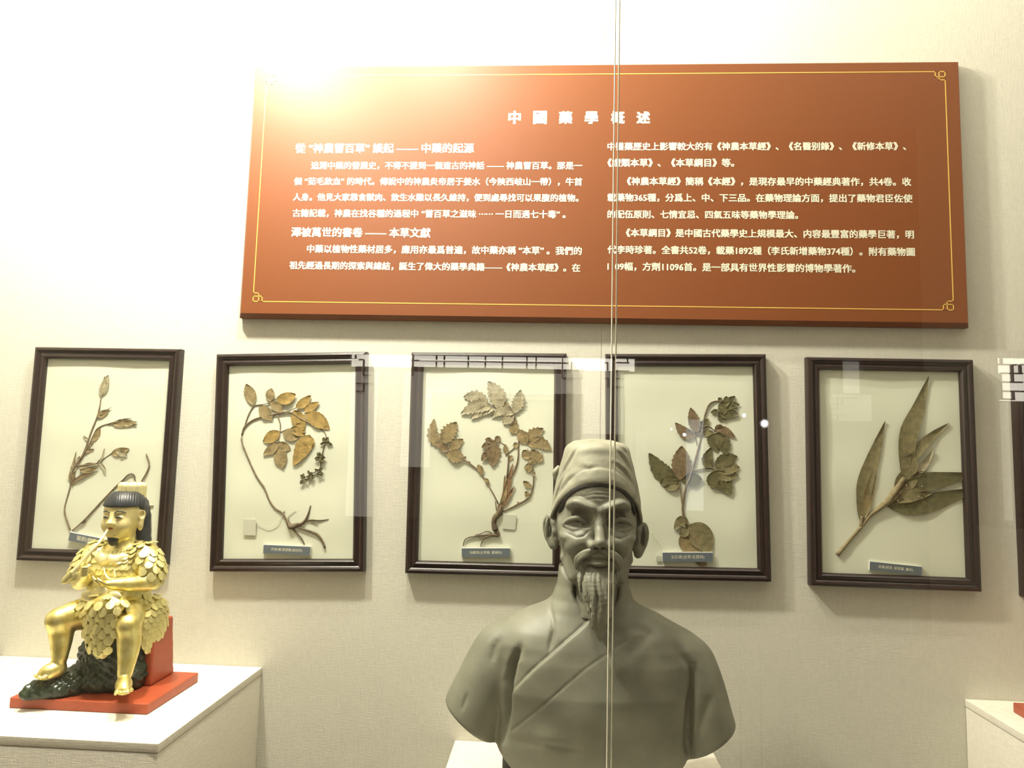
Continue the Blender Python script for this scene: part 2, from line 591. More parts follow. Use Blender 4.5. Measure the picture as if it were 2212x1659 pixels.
for ch, xc in zip('中國藥學概述', (1111.6, 1166.5, 1221.8, 1277.6, 1334.5, 1389.6)):
    h_ = 13.6 if ch == '中' else 14.8
    text_line(ch, xc - h_, xc + h_, 254, 'title_character', offset=.05, charh=True)
LINES = [
    ('從 “神農嘗百草” 談起 —— 中藥的起源', 638, 1024, 320.6, .03),
    ('追溯中藥的發展史，不得不提到一個遠古的神話 —— 神農嘗百草。那是一', 672, 1258, 358, .028),
    ('個 “茹毛飲血” 的時代。傳說中的神農炎帝居于姜水（今陝西岐山一帶），牛首', 635, 1258, 392.5, .028),
    ('人身。他見大家靠食獸肉、飲生水難以長久維持，便到處尋找可以果腹的植物。', 633, 1250, 427, .028),
    ('古籍記載，神農在找谷種的過程中 “嘗百草之滋味 ⋯⋯ 一日而遇七十毒” 。', 632, 1222, 462, .028),
    ('澤被萬世的書卷 —— 本草文獻', 629, 930, 502.6, .03),
    ('中藥以植物性藥材居多，應用亦最爲普遍，故中藥亦稱 “本草” 。我們的', 663, 1257, 540, .028),
    ('祖先經過長期的探索與總結，誕生了偉大的藥學典籍——《神農本草經》。在', 625, 1253.5, 576, .028),
    ('中醫藥歷史上影響較大的有《神農本草經》、《名醫别錄》、《新修本草》、', 1312, 1957, 316.5, .028),
    ('《證類本草》、《本草綱目》等。', 1312, 1586, 352, .028),
    ('《神農本草經》簡稱《本經》，是現存最早的中藥經典著作，共4卷。收', 1354, 1968, 392.5, .028),
    ('載藥物365種，分爲上、中、下三品。在藥物理論方面，提出了藥物君臣佐使', 1312, 1971, 428, .028),
    ('的配伍原則、七情宜忌、四氣五味等藥物學理論。', 1312, 1724, 464, .028),
    ('《本草綱目》是中國古代藥學史上規模最大、内容最豐富的藥學巨著，明', 1352, 1974, 505, .028),
    ('代李時珍著。全書共52卷，載藥1892種（李氏新增藥物374種）。附有藥物圖', 1312, 1976, 542, .028),
    ('1109幅，方劑11096首。是一部具有世界性影響的博物學著作。', 1312, 1847.5, 578, .028),
]
for body, xa, xb, yc, of in LINES:
    text_line(body, xa, xb, yc, offset=of)
# ================================================================== framed pressed plants
M_FRAME = mat('dark_brown_frame_wood', (.024, .0115, .009, 1), .32, spec=.6, var=.35, var_scale=60, bump=.1, bump_scale=200, stretch=(1, 1, 1))
M_PAPER = mat('cream_mount_paper', (.74, .76, .61, 1), .75)
M_PANE = glass_mat('picture_glass', 1.3)
M_NAME = mat('slate_blue_name_plate', (.15, .18, .20, 1), .4)
M_WHITE = mat('white_plastic_edge', (.8, .8, .72, 1), .5)
M_TAG = mat('paper_tag', (.66, .67, .55, 1), .7)
M_STRING = mat('cotton_string', (.6, .6, .46, 1), .8)


def leaf_mat(name, c):
    return mat(name, c, .7, var=.35, var_scale=90, bump=.4, bump_scale=220)


LC = dict(tan=leaf_mat('dried_leaf_tan', (.34, .26, .12, 1)), gold=leaf_mat('dried_leaf_golden', (.44, .30, .09, 1)),
          pale=leaf_mat('dried_leaf_pale', (.45, .40, .25, 1)), brown=leaf_mat('dried_leaf_brown', (.24, .17, .085, 1)),
          green=leaf_mat('dried_leaf_olive', (.155, .14, .055, 1)), olive=leaf_mat('dried_leaf_olive_tan', (.27, .235, .11, 1)),
          stem=leaf_mat('dried_stem', (.25, .19, .11, 1)), root=leaf_mat('dried_root', (.17, .125, .07, 1)),
          stemp=leaf_mat('dried_stem_pale', (.30, .24, .12, 1)), red=leaf_mat('dried_stem_reddish', (.30, .17, .08, 1)))

FW, FH = .367, .5136
RAIL = .0285
PAPER_Y = -.0095
FR_PROF = [(0, 0), (0, -.017), (.002, -.0215), (.007, -.0235), (.0115, -.0215), (.0135, -.0185), (.016, -.0185), (.019, -.0205),
           (.0235, -.0205), (.0275, -.0165), (.0285, -.0125), (.0285, -.008), (.0285, 0)]
FR_PROF = [(a, b) for a, b in FR_PROF]
FGROUP = 'framed pressed medicinal plants under the panel'


def rail_mesh(half_len, half_other):
    """one mitred moulding rail lying along x, outer edge at z = -half_other"""
    V, Fc = [], []
    n = len(FR_PROF)
    for s in (-1, 1):
        for (a, y) in FR_PROF:
            V.append((s * (half_len - a), y, -half_other + a))
    for i in range(n - 1):
        Fc.append((i, i + 1, n + i + 1, n + i))
    Fc.append((n - 1, 0, n, 2 * n - 1))
    Fc.append(tuple(range(n))); Fc.append(tuple(range(2 * n - 1, n - 1, -1)))
    bm = bmesh.new()
    vs = [bm.verts.new(v) for v in V]
    for f in Fc:
        bm.faces.new([vs[i] for i in f])
    bmesh.ops.recalc_face_normals(bm, faces=bm.faces)
    me = bpy.data.meshes.new('rail')
    bm.to_mesh(me); bm.free()
    me.materials.append(M_FRAME)
    me.polygons.foreach_set('use_smooth', [True] * len(me.polygons))
    me.set_sharp_from_angle(angle=math.radians(40))
    return me


RAIL_H, RAIL_V = rail_mesh(FW / 2, FH / 2), rail_mesh(FH / 2, FW / 2)


def paper_mesh(seed):
    rs = np.random.RandomState(seed)
    nx, nz = 26, 36
    w, h = FW / 2 - RAIL + .001, FH / 2 - RAIL + .001
    ph = rs.rand(8) * 6.28
    V = []
    for j in range(nz + 1):
        for i in range(nx + 1):
            x, z = -w + 2 * w * i / nx, -h + 2 * h * j / nz
            e = min(1, (h - abs(z)) / .03) * min(1, (w - abs(x)) / .03)
            d = .0007 * math.sin(z * 38 + ph[0] + x * 6) + .0006 * math.sin(z * 23 - x * 19 + ph[1]) + .0005 * math.sin(x * 31 + ph[2] + z * 9)
            V.append((x, PAPER_Y + d * e, z))
    Fc = [(j * (nx + 1) + i, j * (nx + 1) + i + 1, (j + 1) * (nx + 1) + i + 1, (j + 1) * (nx + 1) + i) for j in range(nz) for i in range(nx)]
    return V, Fc


FRAMES = [
    dict(c=[(75, 750), (390, 755), (358, 1222), (38, 1208)], lab='leftmost framed specimen, thin stem with slim buds, behind the gold figurine'),
    dict(c=[(466, 762), (793, 758), (788, 1238), (452, 1237)], lab='framed specimen with golden oval leaves on a long curving stem'),
    dict(c=[(889, 760), (1226, 762), (1215, 1247), (877, 1241)], lab='framed specimen with toothed pale brown leaves, just left of the bust'),
    dict(c=[(1309, 763), (1655, 765), (1666, 1256), (1309, 1252)], lab='framed specimen with dark olive pointed leaves, right behind the bust'),
    dict(c=[(1741, 771), (2108, 775), (2121, 1278), (1746, 1268)], lab='framed specimen with long strap shaped olive leaves, right of the bust'),
    dict(c=[(2196, 777), (2580, 785), (2610, 1320), (2208, 1301)], lab='dark frame cut off by the right edge of the picture'),
]
frame_objs = []
for k, fr in enumerate(FRAMES):
    cs = [W(x, y, -.02) for x, y in fr['c']]
    cen = sum(cs) / 4
    ang = (math.atan2(cs[1][2] - cs[0][2], cs[1][0] - cs[0][0]) + math.atan2(cs[2][2] - cs[3][2], cs[2][0] - cs[3][0])
           + math.atan2(-(cs[1][0] - cs[2][0]), cs[1][2] - cs[2][2]) + math.atan2(-(cs[0][0] - cs[3][0]), cs[0][2] - cs[3][2])) / 4
    if k == 5:
        l0, l1 = cs[0], cs[3]
        cen = (l0 + l1) / 2 + np.array([FW / 2, 0, 0]); ang = 0
    f = empty('framed_specimen', (cen[0], -.0018, cen[2]), fr['lab'], 'picture frame', FGROUP, rot=(0, -ang, 0))
    frame_objs.append(f)
    fr['inv'] = np.linalg.inv(np.array(Matrix.LocRotScale(f.location, f.rotation_euler, None)))
    for i, (me, a) in enumerate(((RAIL_H, 0), (RAIL_V, math.pi / 2), (RAIL_H, math.pi), (RAIL_V, -math.pi / 2))):
        o = bpy.data.objects.new('rail', me); COL.objects.link(o); o.parent = f; o.rotation_euler = (0, a, 0)
    V, Fc = paper_mesh(k)
    obj('mount_paper', V, Fc, M_PAPER, f, smooth=True)
    box('back_board', -FW / 2 + .006, FW / 2 - .006, -.0068, -.001, -FH / 2 + .006, FH / 2 - .006, M_DARKWOOD, f)
    w, h = FW / 2 - RAIL + .0005, FH / 2 - RAIL + .0005
    obj('picture_glass', [(-w, -.0175, -h), (w, -.0175, -h), (w, -.0175, h), (-w, -.0175, h)], [(0, 1, 2, 3)], M_PANE, f)


class Plant:
    """pressed plant of one frame; coordinates come in the pixels of a magnified crop (ox, oy, s)"""

    def __init__(self, k, ox, oy, s):
        self.k, self.f, self.ox, self.oy, self.s = k, frame_objs[k], ox, oy, s
        self.inv = FRAMES[k]['inv']
        self.root = None
        self.rs = np.random.RandomState(100 + k)
        self.unit = 1.64 / F_PX / s        # metres per crop pixel

    def p(self, x, y, lift=.0012):
        w = W(self.ox + x / self.s, self.oy + y / self.s, PAPER_Y - .0018)
        v = self.inv @ np.append(w, 1)
        return np.array([v[0], PAPER_Y - lift, v[2]])

    def stems(self, specs, name='stem', m='stem', parent=None):
        out = []
        for pts, r in specs:
            out.append(([self.p(x, y, .0014 + .0006 * math.sin(i * 1.7)) for i, (x, y) in enumerate(pts)], [a * self.unit for a in r]))
        o = tubes(name, out, LC[m], parent or self.root or self.f, seg=8, jitter=.25)
        if self.root is None:
            o.name = 'pressed_plant'
            self.root = o
        return o

    def leaf(self, pts, w, m='tan', teeth=0, lift=.0016, curl=.0018, shape=.75, pieces=None):
        """pts: midline in crop pixels from base to tip; w: full width in crop pixels"""
        n = 15
        if len(pts) == 2:
            a, b = np.array(pts[0], float), np.array(pts[1], float)
            nrm = np.array([-(b - a)[1], (b - a)[0]])
            pts = [a, (a + b) / 2 + nrm * (self.rs.rand() - .5) * .14, b]
        mid = catmull(pts, n)
        L3 = [self.p(q[0], q[1], lift) for q in mid]
        V, Fc = [], []
        ph = self.rs.rand() * 6
        W_ = w * self.unit / 2
        bend = (self.rs.rand() - .3) * curl * 1.2
        for i, q in enumerate(L3):
            t = i / (n - 1)
            tg = L3[min(i + 1, n - 1)] - L3[max(i - 1, 0)]
            tg /= np.linalg.norm(tg) + 1e-9
            side = np.array([tg[2], 0, -tg[0]])
            prof_ = max(.02, math.sin(math.pi * t ** shape) ** .8)
            wv = W_ * prof_
            for j in (-2, -1, 0, 1, 2):
                e = j / 2
                if teeth and abs(j) == 2:
                    e *= 1 + teeth * (.5 if i % 2 else -.5) * min(1, (1 - t) * 5)
                yy = -curl * (abs(e) ** 1.5) * .8 * (1 + .5 * math.sin(t * 9 + ph + j)) - bend * math.sin(t * 3.1) - (.0007 if j == 0 else 0)
                fwd_ = tg * (abs(e) * W_ * (.25 if teeth else .1))
                V.append(q + side * wv * e + fwd_ * prof_ + np.array([0, yy, 0]))
        nf = len(V)
        V += [v + np.array([0, .0004, 0]) for v in V]
        for i in range(n - 1):
            for j in range(4):
                a = i * 5 + j
                Fc.append((a, a + 5, a + 6, a + 1))
                Fc.append((nf + a, nf + a + 1, nf + a + 6, nf + a + 5))
        o = obj('leaf', V, Fc, LC[m], self.root, smooth=True)
        return o

    def cluster(self, x, y, r, n=6, m='green'):
        for i in range(n):
            a = self.rs.rand() * 6.28
            b = r * (.7 + .5 * self.rs.rand())
            self.leaf([(x + .1 * r * math.cos(a), y + .1 * r * math.sin(a)), (x + b * math.cos(a), y + b * math.sin(a))], r * .55, m, lift=.002 + .001 * self.rs.rand())

    def plate(self, tl, tr, br, bl, text):
        q = [self.p(*v, 0) for v in (tl, tr, br, bl)]
        c = sum(q) / 4
        w = np.linalg.norm(q[1] - q[0]); h = (np.linalg.norm(q[3] - q[0]) + np.linalg.norm(q[2] - q[1])) / 2
        ang = math.atan2(q[1][2] - q[0][2], q[1][0] - q[0][0])
        p = box('name_plate', -w / 2, w / 2, -.0045, 0, -h / 2, h / 2, M_WHITE, self.f)
        p.location = (c[0], PAPER_Y - .0012, c[2]); p.rotation_euler = (0, -ang, 0)
        box('name_plate_face', -w / 2 + .0006, w / 2 - .0004, -.0049, -.0046, -h / 2 + .0004, h / 2 - .0014, M_NAME, p)
        me = text_mesh(text, offset=.012)
        n = len(me.vertices)
        co = np.empty(n * 3); me.vertices.foreach_get('co', co); co = co.reshape(-1, 3)
        s = w * .66 / (co[:, 0].max() - co[:, 0].min())
        out = np.stack([(co[:, 0] - (co[:, 0].max() + co[:, 0].min()) / 2) * s, -.0050 - .00005 * co[:, 2], (co[:, 1] - .36) * s], 1)
        me.vertices.foreach_set('co', out.ravel())
        link('name_lettering', me, M_TEXT, p)

    def tag(self, x0, y0, x1, y1, ang=0.):
        a, b = self.p(x0, y0), self.p(x1, y1)
        w, h = abs(b[0] - a[0]) / 2, abs(b[2] - a[2]) / 2
        t = box('paper_tag', -w, w, -.0008, 0, -h, h, M_TAG, self.f, bevel=.0003, seg=1)
        t.location = ((a[0] + b[0]) / 2, PAPER_Y - .0022, (a[2] + b[2]) / 2); t.rotation_euler = (.06, ang, 0)

    def string(self, pts):
        tubes('string', [([self.p(x, y, .0022) for x, y in pts], [.0005, .0005])], M_STRING, self.f, seg=6)


# ---- 1: thin stem with slim buds
P = Plant(0, 20, 730, 3.2525)
P.stems([([(432, 1350), (398, 1240), (395, 1180), (430, 1050), (440, 960), (470, 900), (510, 840), (545, 760), (580, 660), (615, 570), (635, 500), (650, 400)], [4, 5, 6, 7, 8, 7, 6, 5, 3]),
         ([(590, 700), (620, 640), (680, 608), (750, 600)], [4, 4]), ([(470, 900), (560, 890), (620, 880), (680, 840), (730, 805)], [5, 4, 4]),
         ([(500, 860), (560, 760), (610, 650)], [8, 6, 4]),
         ([(445, 1355), (530, 1280), (660, 1140), (740, 1055), (800, 1000), (840, 965), (875, 962), (887, 1010), (880, 1080)], [5, 6, 6, 5, 4, 4]),
         ([(915, 1060), (935, 1005), (975, 930), (985, 880), (965, 812)], [4, 5, 6, 4]), ([(960, 1180), (1015, 1180)], [5, 4])])
for a in (([(650, 405), (700, 262)], 66, 'pale'), ([(655, 400), (675, 270)], 36, 'tan'), ([(625, 552), (705, 505)], 50, 'tan'), ([(640, 545), (722, 485)], 12, 'tan'), ([(632, 530), (640, 490)], 10, 'tan'),
          ([(585, 725), (645, 628)], 46, 'tan'), ([(690, 610), (790, 570)], 12, 'tan'), ([(730, 602), (905, 590)], 50, 'tan'), ([(760, 600), (900, 615)], 40, 'pale'), ([(740, 598), (870, 565)], 16, 'tan'),
          ([(722, 815), (848, 780)], 62, 'tan'), ([(760, 800), (835, 830)], 40, 'pale'), ([(500, 918), (560, 890), (640, 888)], 28, 'pale'), ([(500, 930), (630, 915)], 40, 'tan'), ([(448, 1012), (540, 960), (612, 928)], 32, 'brown'),
          ([(440, 1010), (440, 960), (475, 800)], 34, 'tan'), ([(445, 950), (470, 870)], 45, 'pale'), ([(620, 880), (655, 850), (675, 778)], 18, 'pale'), ([(635, 880), (670, 905), (686, 955)], 16, 'pale'),
          ([(530, 805), (602, 780)], 20, 'tan'), ([(560, 720), (525, 685)], 16, 'pale'), ([(560, 770), (595, 740)], 14, 'tan'), ([(510, 1300), (545, 1285)], 22, 'brown'), ([(445, 1040), (460, 930)], 26, 'brown'),
          ([(480, 900), (500, 830)], 30, 'pale')):
    P.leaf(*a)
P.plate((438, 1360), (765, 1425), (752, 1487), (425, 1420), '龍胆(根.龍胆科)')

# ---- 2: golden oval leaves
P = Plant(1, 440, 740, 3.19)
P.stems([([(262, 655), (270, 700), (310, 800), (340, 870), (375, 935), (420, 1000), (450, 1080), (490, 1140), (545, 1175), (575, 1225), (600, 1265)], [5, 5, 6, 7, 8]),
         ([(265, 638), (285, 580), (340, 535), (410, 510), (480, 495), (570, 478), (620, 492), (660, 520), (720, 550), (790, 590), (830, 615), (845, 655), (830, 720), (810, 800), (800, 870), (745, 905), (680, 940)], [6, 7, 6, 5, 4, 4, 4]),
         ([(280, 590), (310, 500), (345, 440), (375, 430), (440, 420), (500, 385)], [4, 3]), ([(570, 478), (640, 450)], [4, 3]), ([(510, 500), (530, 560), (530, 612), (560, 605)], [4, 3]),
         ([(520, 620), (520, 690)], [3, 3]), ([(700, 610), (690, 660)], [3, 3])])
P.stems([([(575, 1225), (605, 1268), (660, 1250)], [9, 22, 12]), ([(600, 1268), (680, 1245), (715, 1200), (737, 1122)], [10, 10, 8, 4]), ([(680, 1240), (740, 1222), (800, 1226), (862, 1218)], [6, 4, 5, 2]),
         ([(640, 1265), (690, 1285), (780, 1320), (820, 1370), (836, 1414)], [7, 7, 9, 7, 8]), ([(620, 1290), (670, 1340), (697, 1392)], [5, 5, 3]), ([(740, 1235), (790, 1250)], [3, 2]),
         ([(600, 1250), (585, 1200), (640, 1160)], [2, 1]), ([(545, 1180), (560, 1160)], [3, 2])], name='root', m='root')
for a in (([(348, 428), (295, 285)], 84, 'tan'), ([(462, 405), (470, 315)], 66, 'tan'), ([(500, 395), (575, 385), (638, 356)], 86, 'gold'), ([(462, 410), (552, 470)], 66, 'tan'), ([(385, 440), (476, 536)], 86, 'tan'),
          ([(636, 448), (740, 364)], 66, 'gold'), ([(690, 474), (798, 410)], 58, 'gold'), ([(625, 465), (695, 600)], 100, 'gold'), ([(700, 490), (870, 597)], 104, 'gold'), ([(530, 615), (412, 685)], 84, 'gold'),
          ([(548, 612), (655, 660)], 90, 'tan'), ([(602, 588), (700, 640)], 62, 'gold'), ([(735, 635), (690, 720), (620, 848)], 116, 'gold'), ([(725, 640), (750, 730)], 70, 'gold'), ([(515, 690), (413, 773)], 66, 'tan'),
          ([(510, 690), (604, 735)], 66, 'tan'), ([(528, 715), (545, 869)], 96, 'tan'), ([(640, 560), (700, 620)], 60, 'gold')):
    P.leaf(*a, teeth=.10)
for c in ((845, 690, 42), (800, 790, 40), (828, 800, 34), (795, 890, 36), (735, 915, 34), (690, 945, 38)):
    P.cluster(*c, n=7)
P.tag(280, 1215, 362, 1328, .03)
P.string([(335, 1205), (350, 1215), (390, 1250), (450, 1272), (510, 1250), (545, 1190)])
P.plate((418, 1388), (742, 1402), (740, 1465), (415, 1450), '丹参(根.根莖類.唇形科)')

# ---- 3: toothed leaves
P = Plant(2, 860, 740, 3.19)
P.stems([([(690, 1110), (650, 1030), (600, 950), (540, 870), (450, 805), (350, 745)], [5, 4, 5, 4]), ([(715, 1168), (820, 1115), (900, 1065), (930, 980), (930, 880), (915, 800), (890, 730)], [5, 5, 4, 3]),
         ([(770, 940), (820, 830), (830, 700), (825, 600), (800, 500), (770, 440), (720, 440)], [6, 5, 4, 3]), ([(750, 930), (760, 800), (745, 720), (690, 680), (630, 670)], [6, 4, 3]),
         ([(670, 1092), (678, 1155)], [3, 4]), ([(800, 500), (620, 420), (590, 430)], [3, 2]), ([(740, 780), (800, 725)], [3, 3])])
P.stems([([(672, 1290), (660, 1250), (665, 1210), (700, 1170), (712, 1120)], [20, 16, 18, 22, 10]), ([(672, 1290), (690, 1325), (640, 1325), (560, 1330), (470, 1350), (448, 1402)], [14, 12, 6, 4, 3]),
         ([(680, 1320), (600, 1345), (578, 1375), (568, 1405)], [8, 4, 3]), ([(660, 1330), (620, 1300), (560, 1320), (530, 1325)], [5, 3, 2]), ([(600, 1330), (570, 1350), (540, 1320)], [3, 2])], name='root', m='root')
for a in (([(715, 1140), (745, 1040), (790, 830)], 50, 'red'), ([(700, 1150), (735, 1040), (735, 910)], 34, 'tan'), ([(715, 1130), (770, 1050), (802, 985)], 22, 'red'), ([(700, 1160), (720, 1100)], 40, 'red')):
    P.leaf(*a)
for a in (([(705, 460), (680, 360), (620, 268)], 112, 'pale'), ([(620, 430), (540, 375), (450, 375)], 88, 'pale'), ([(640, 450), (540, 440), (432, 492)], 92, 'pale'), ([(660, 455), (590, 470), (500, 525)], 66, 'pale'),
          ([(680, 400), (720, 440)], 50, 'pale'), ([(735, 440), (760, 415)], 40, 'tan'), ([(800, 488), (845, 325)], 82, 'pale'), ([(798, 492), (720, 470), (640, 512)], 64, 'pale'), ([(798, 495), (720, 558)], 72, 'pale'),
          ([(310, 725), (240, 640), (250, 525)], 76, 'tan'), ([(300, 700), (350, 620), (405, 548)], 104, 'tan'), ([(350, 735), (450, 665)], 66, 'tan'), ([(350, 748), (262, 690)], 60, 'brown'), ([(455, 800), (330, 770)], 92, 'tan'),
          ([(640, 665), (655, 760), (650, 855)], 104, 'brown'), ([(650, 680), (575, 725)], 46, 'brown'), ([(640, 740), (575, 815)], 50, 'brown'), ([(650, 690), (600, 665)], 40, 'brown'), ([(668, 680), (700, 645)], 44, 'brown'),
          ([(828, 615), (770, 570)], 74, 'tan'), ([(805, 560), (810, 530)], 30, 'tan'), ([(835, 600), (890, 700)], 78, 'tan'), ([(895, 705), (930, 640), (1002, 592)], 92, 'tan'), ([(895, 705), (980, 690), (1055, 742)], 82, 'tan'),
          ([(915, 740), (960, 790), (1000, 802)], 80, 'tan'), ([(905, 800), (862, 740)], 64, 'tan'), ([(912, 790), (930, 840)], 50, 'tan'), ([(900, 830), (900, 892)], 56, 'tan'), ([(830, 705), (792, 712)], 40, 'tan'), ([(745, 770), (740, 700)], 36, 'tan'),
          ([(790, 780), (765, 810)], 30, 'tan'), ([(550, 840), (578, 912)], 42, 'tan'), ([(598, 935), (630, 972)], 30, 'tan'), ([(862, 955), (922, 995)], 38, 'tan'), ([(872, 1030), (905, 1065)], 38, 'tan'), ([(820, 1100), (835, 1110)], 16, 'tan'),
          ([(450, 795), (470, 800)], 26, 'tan'), ([(925, 900), (945, 908)], 24, 'tan'), ([(480, 820), (500, 835)], 16, 'tan')):
    P.leaf(*a, teeth=.34)
P.tag(722, 1182, 812, 1288, .07)
P.string([(735, 1182), (720, 1175), (700, 1180)])
P.plate((440, 1412), (775, 1412), (772, 1478), (438, 1475), '仙鶴草(全草類. 薔薇科)')

# ---- 4: olive pointed leaves
P = Plant(3, 1290, 740, 3.0725)
P.stems([([(590, 1215), (570, 1150), (565, 1090), (585, 970), (620, 880), (660, 740), (690, 620), (710, 500), (735, 420), (770, 392), (815, 388)], [8, 6, 6, 6, 5, 5, 4]),
         ([(545, 920), (555, 1020), (575, 1140), (600, 1225)], [4, 4, 5]), ([(640, 852), (700, 838), (760, 838), (790, 850)], [3, 3]), ([(700, 560), (740, 555), (782, 590)], [3, 3]), ([(650, 620), (660, 680)], [3, 2]),
         ([(790, 460), (812, 452)], [4, 5]), ([(690, 600), (650, 615)], [3, 3])])
for a in (([(545, 915), (430, 860), (342, 733)], 118, 'green'), ([(548, 912), (555, 800), (560, 685)], 122, 'brown'), ([(540, 915), (470, 920), (415, 935)], 70, 'green'), ([(545, 915), (500, 955), (440, 960)], 56, 'olive'), ([(556, 915), (640, 905), (696, 912)], 76, 'green'),
          ([(648, 615), (580, 600), (516, 532)], 74, 'brown'), ([(662, 600), (640, 520), (618, 432)], 76, 'brown'), ([(650, 615), (690, 570), (737, 505)], 78, 'green'), ([(690, 610), (730, 600), (775, 598)], 46, 'olive'),
          ([(785, 600), (830, 660), (860, 748)], 96, 'green'), ([(780, 600), (780, 650), (800, 730)], 100, 'green'), ([(790, 572), (850, 590), (915, 634)], 56, 'brown'), ([(778, 582), (830, 548)], 44, 'brown'), ([(768, 828), (730, 780), (755, 695)], 76, 'green'),
          ([(778, 822), (850, 780), (930, 756)], 88, 'green'), ([(780, 840), (860, 830), (945, 830)], 96, 'olive'), ([(765, 850), (850, 870), (935, 885)], 100, 'olive'), ([(762, 858), (830, 920), (886, 1010)], 116, 'green'), ([(760, 860), (765, 920), (800, 965)], 76, 'green'),
          ([(800, 430), (840, 410), (890, 358)], 50, 'green'), ([(805, 440), (870, 420), (945, 412)], 58, 'green'), ([(800, 462), (860, 470), (938, 478)], 76, 'green'), ([(815, 470), (850, 515)], 70, 'green'), ([(808, 458), (752, 466)], 36, 'green'),
          ([(850, 400), (858, 356)], 34, 'green'), ([(880, 400), (912, 355)], 36, 'green'), ([(805, 392), (825, 368)], 30, 'green'), ([(880, 430), (930, 440)], 26, 'green'), ([(815, 420), (830, 480)], 70, 'green')):
    P.leaf(*a, teeth=.14)
for a in (([(600, 1225), (560, 1185), (510, 1240)], 70, 'olive'), ([(600, 1230), (545, 1280)], 60, 'olive'), ([(590, 1220), (680, 1280), (752, 1400)], 160, 'olive'), ([(585, 1240), (610, 1330), (680, 1400)], 130, 'tan'), ([(690, 1440), (680, 1480)], 80, 'brown')):
    P.leaf(*a, shape=.9)
P.tag(388, 1412, 420, 1452)
P.string([(360, 1255), (380, 1300), (405, 1325), (425, 1365), (410, 1412)])
P.plate((430, 1388), (765, 1388), (765, 1455), (430, 1452), '五匹青(全草.毛茛科)')

# ---- 5: strap leaves
P = Plant(4, 1720, 750, 3.016)
P.stems([([(265, 1352), (350, 1250), (425, 1165), (480, 1095), (580, 1015), (640, 935), (700, 850)], [13, 10, 11, 12, 18, 22, 16]), ([(420, 1165), (425, 1100)], [11, 10]),
         ([(560, 1040), (640, 980), (720, 900)], [10, 12, 8])], m='stemp')
for a in (([(420, 1150), (432, 1000), (450, 870), (508, 690), (575, 482)], 100, 'olive'), ([(430, 1130), (470, 960), (520, 760)], 60, 'tan'), ([(695, 830), (710, 700), (730, 550), (790, 400), (858, 190)], 112, 'olive'), ([(700, 850), (730, 770), (760, 690)], 110, 'olive'),
          ([(740, 770), (800, 660), (880, 580), (988, 496)], 62, 'olive'), ([(760, 840), (830, 770), (886, 672)], 46, 'pale'), ([(620, 960), (800, 885), (950, 862), (1165, 826)], 112, 'green'), ([(590, 1035), (760, 1035), (950, 990), (1165, 920)], 118, 'green'),
          ([(610, 1000), (740, 960), (880, 950)], 90, 'olive'), ([(640, 940), (720, 860), (800, 830)], 120, 'olive'), ([(620, 980), (680, 960)], 60, 'brown')):
    P.leaf(*a, shape=.85, curl=.0025)
for c in ((740, 790, 40), (800, 820, 34), (660, 900, 34), (730, 900, 36), (820, 950, 26)):
    P.cluster(*c, n=6, m='brown')
V, Fc = [], []
for (x, y) in ((812, 905), (655, 1000), (710, 900), (790, 970)):
    p = P.p(x, y, .005)
    v, f = tube_data([p + np.array([-.0008, 0, 0]), p, p + np.array([.0008, 0, .0004])], [.0006, .0014, .0006], seg=8, base=len(V))
    V += v; Fc += f
obj('glue_spot', V, Fc, M_WHITE, P.root, smooth=True)
P.plate((472, 1390), (812, 1425), (808, 1485), (468, 1450), '良薑(根莖. 根莖類. 薑科)')
# ---- 6 (cut off): only a stem with a few leaves near its middle
P = Plant(5, 2190, 760, 3.0)
P.stems([([(500, 1300), (520, 1000), (560, 700), (600, 400)], [8, 6, 4])])
for i in range(6):
    s = -1 if i % 2 else 1
    P.leaf([(515 + i * 14, 1050 - i * 110), (515 + i * 14 + s * 140, 980 - i * 120)], 60, 'olive')
# ================================================================== sculpting with distance fields


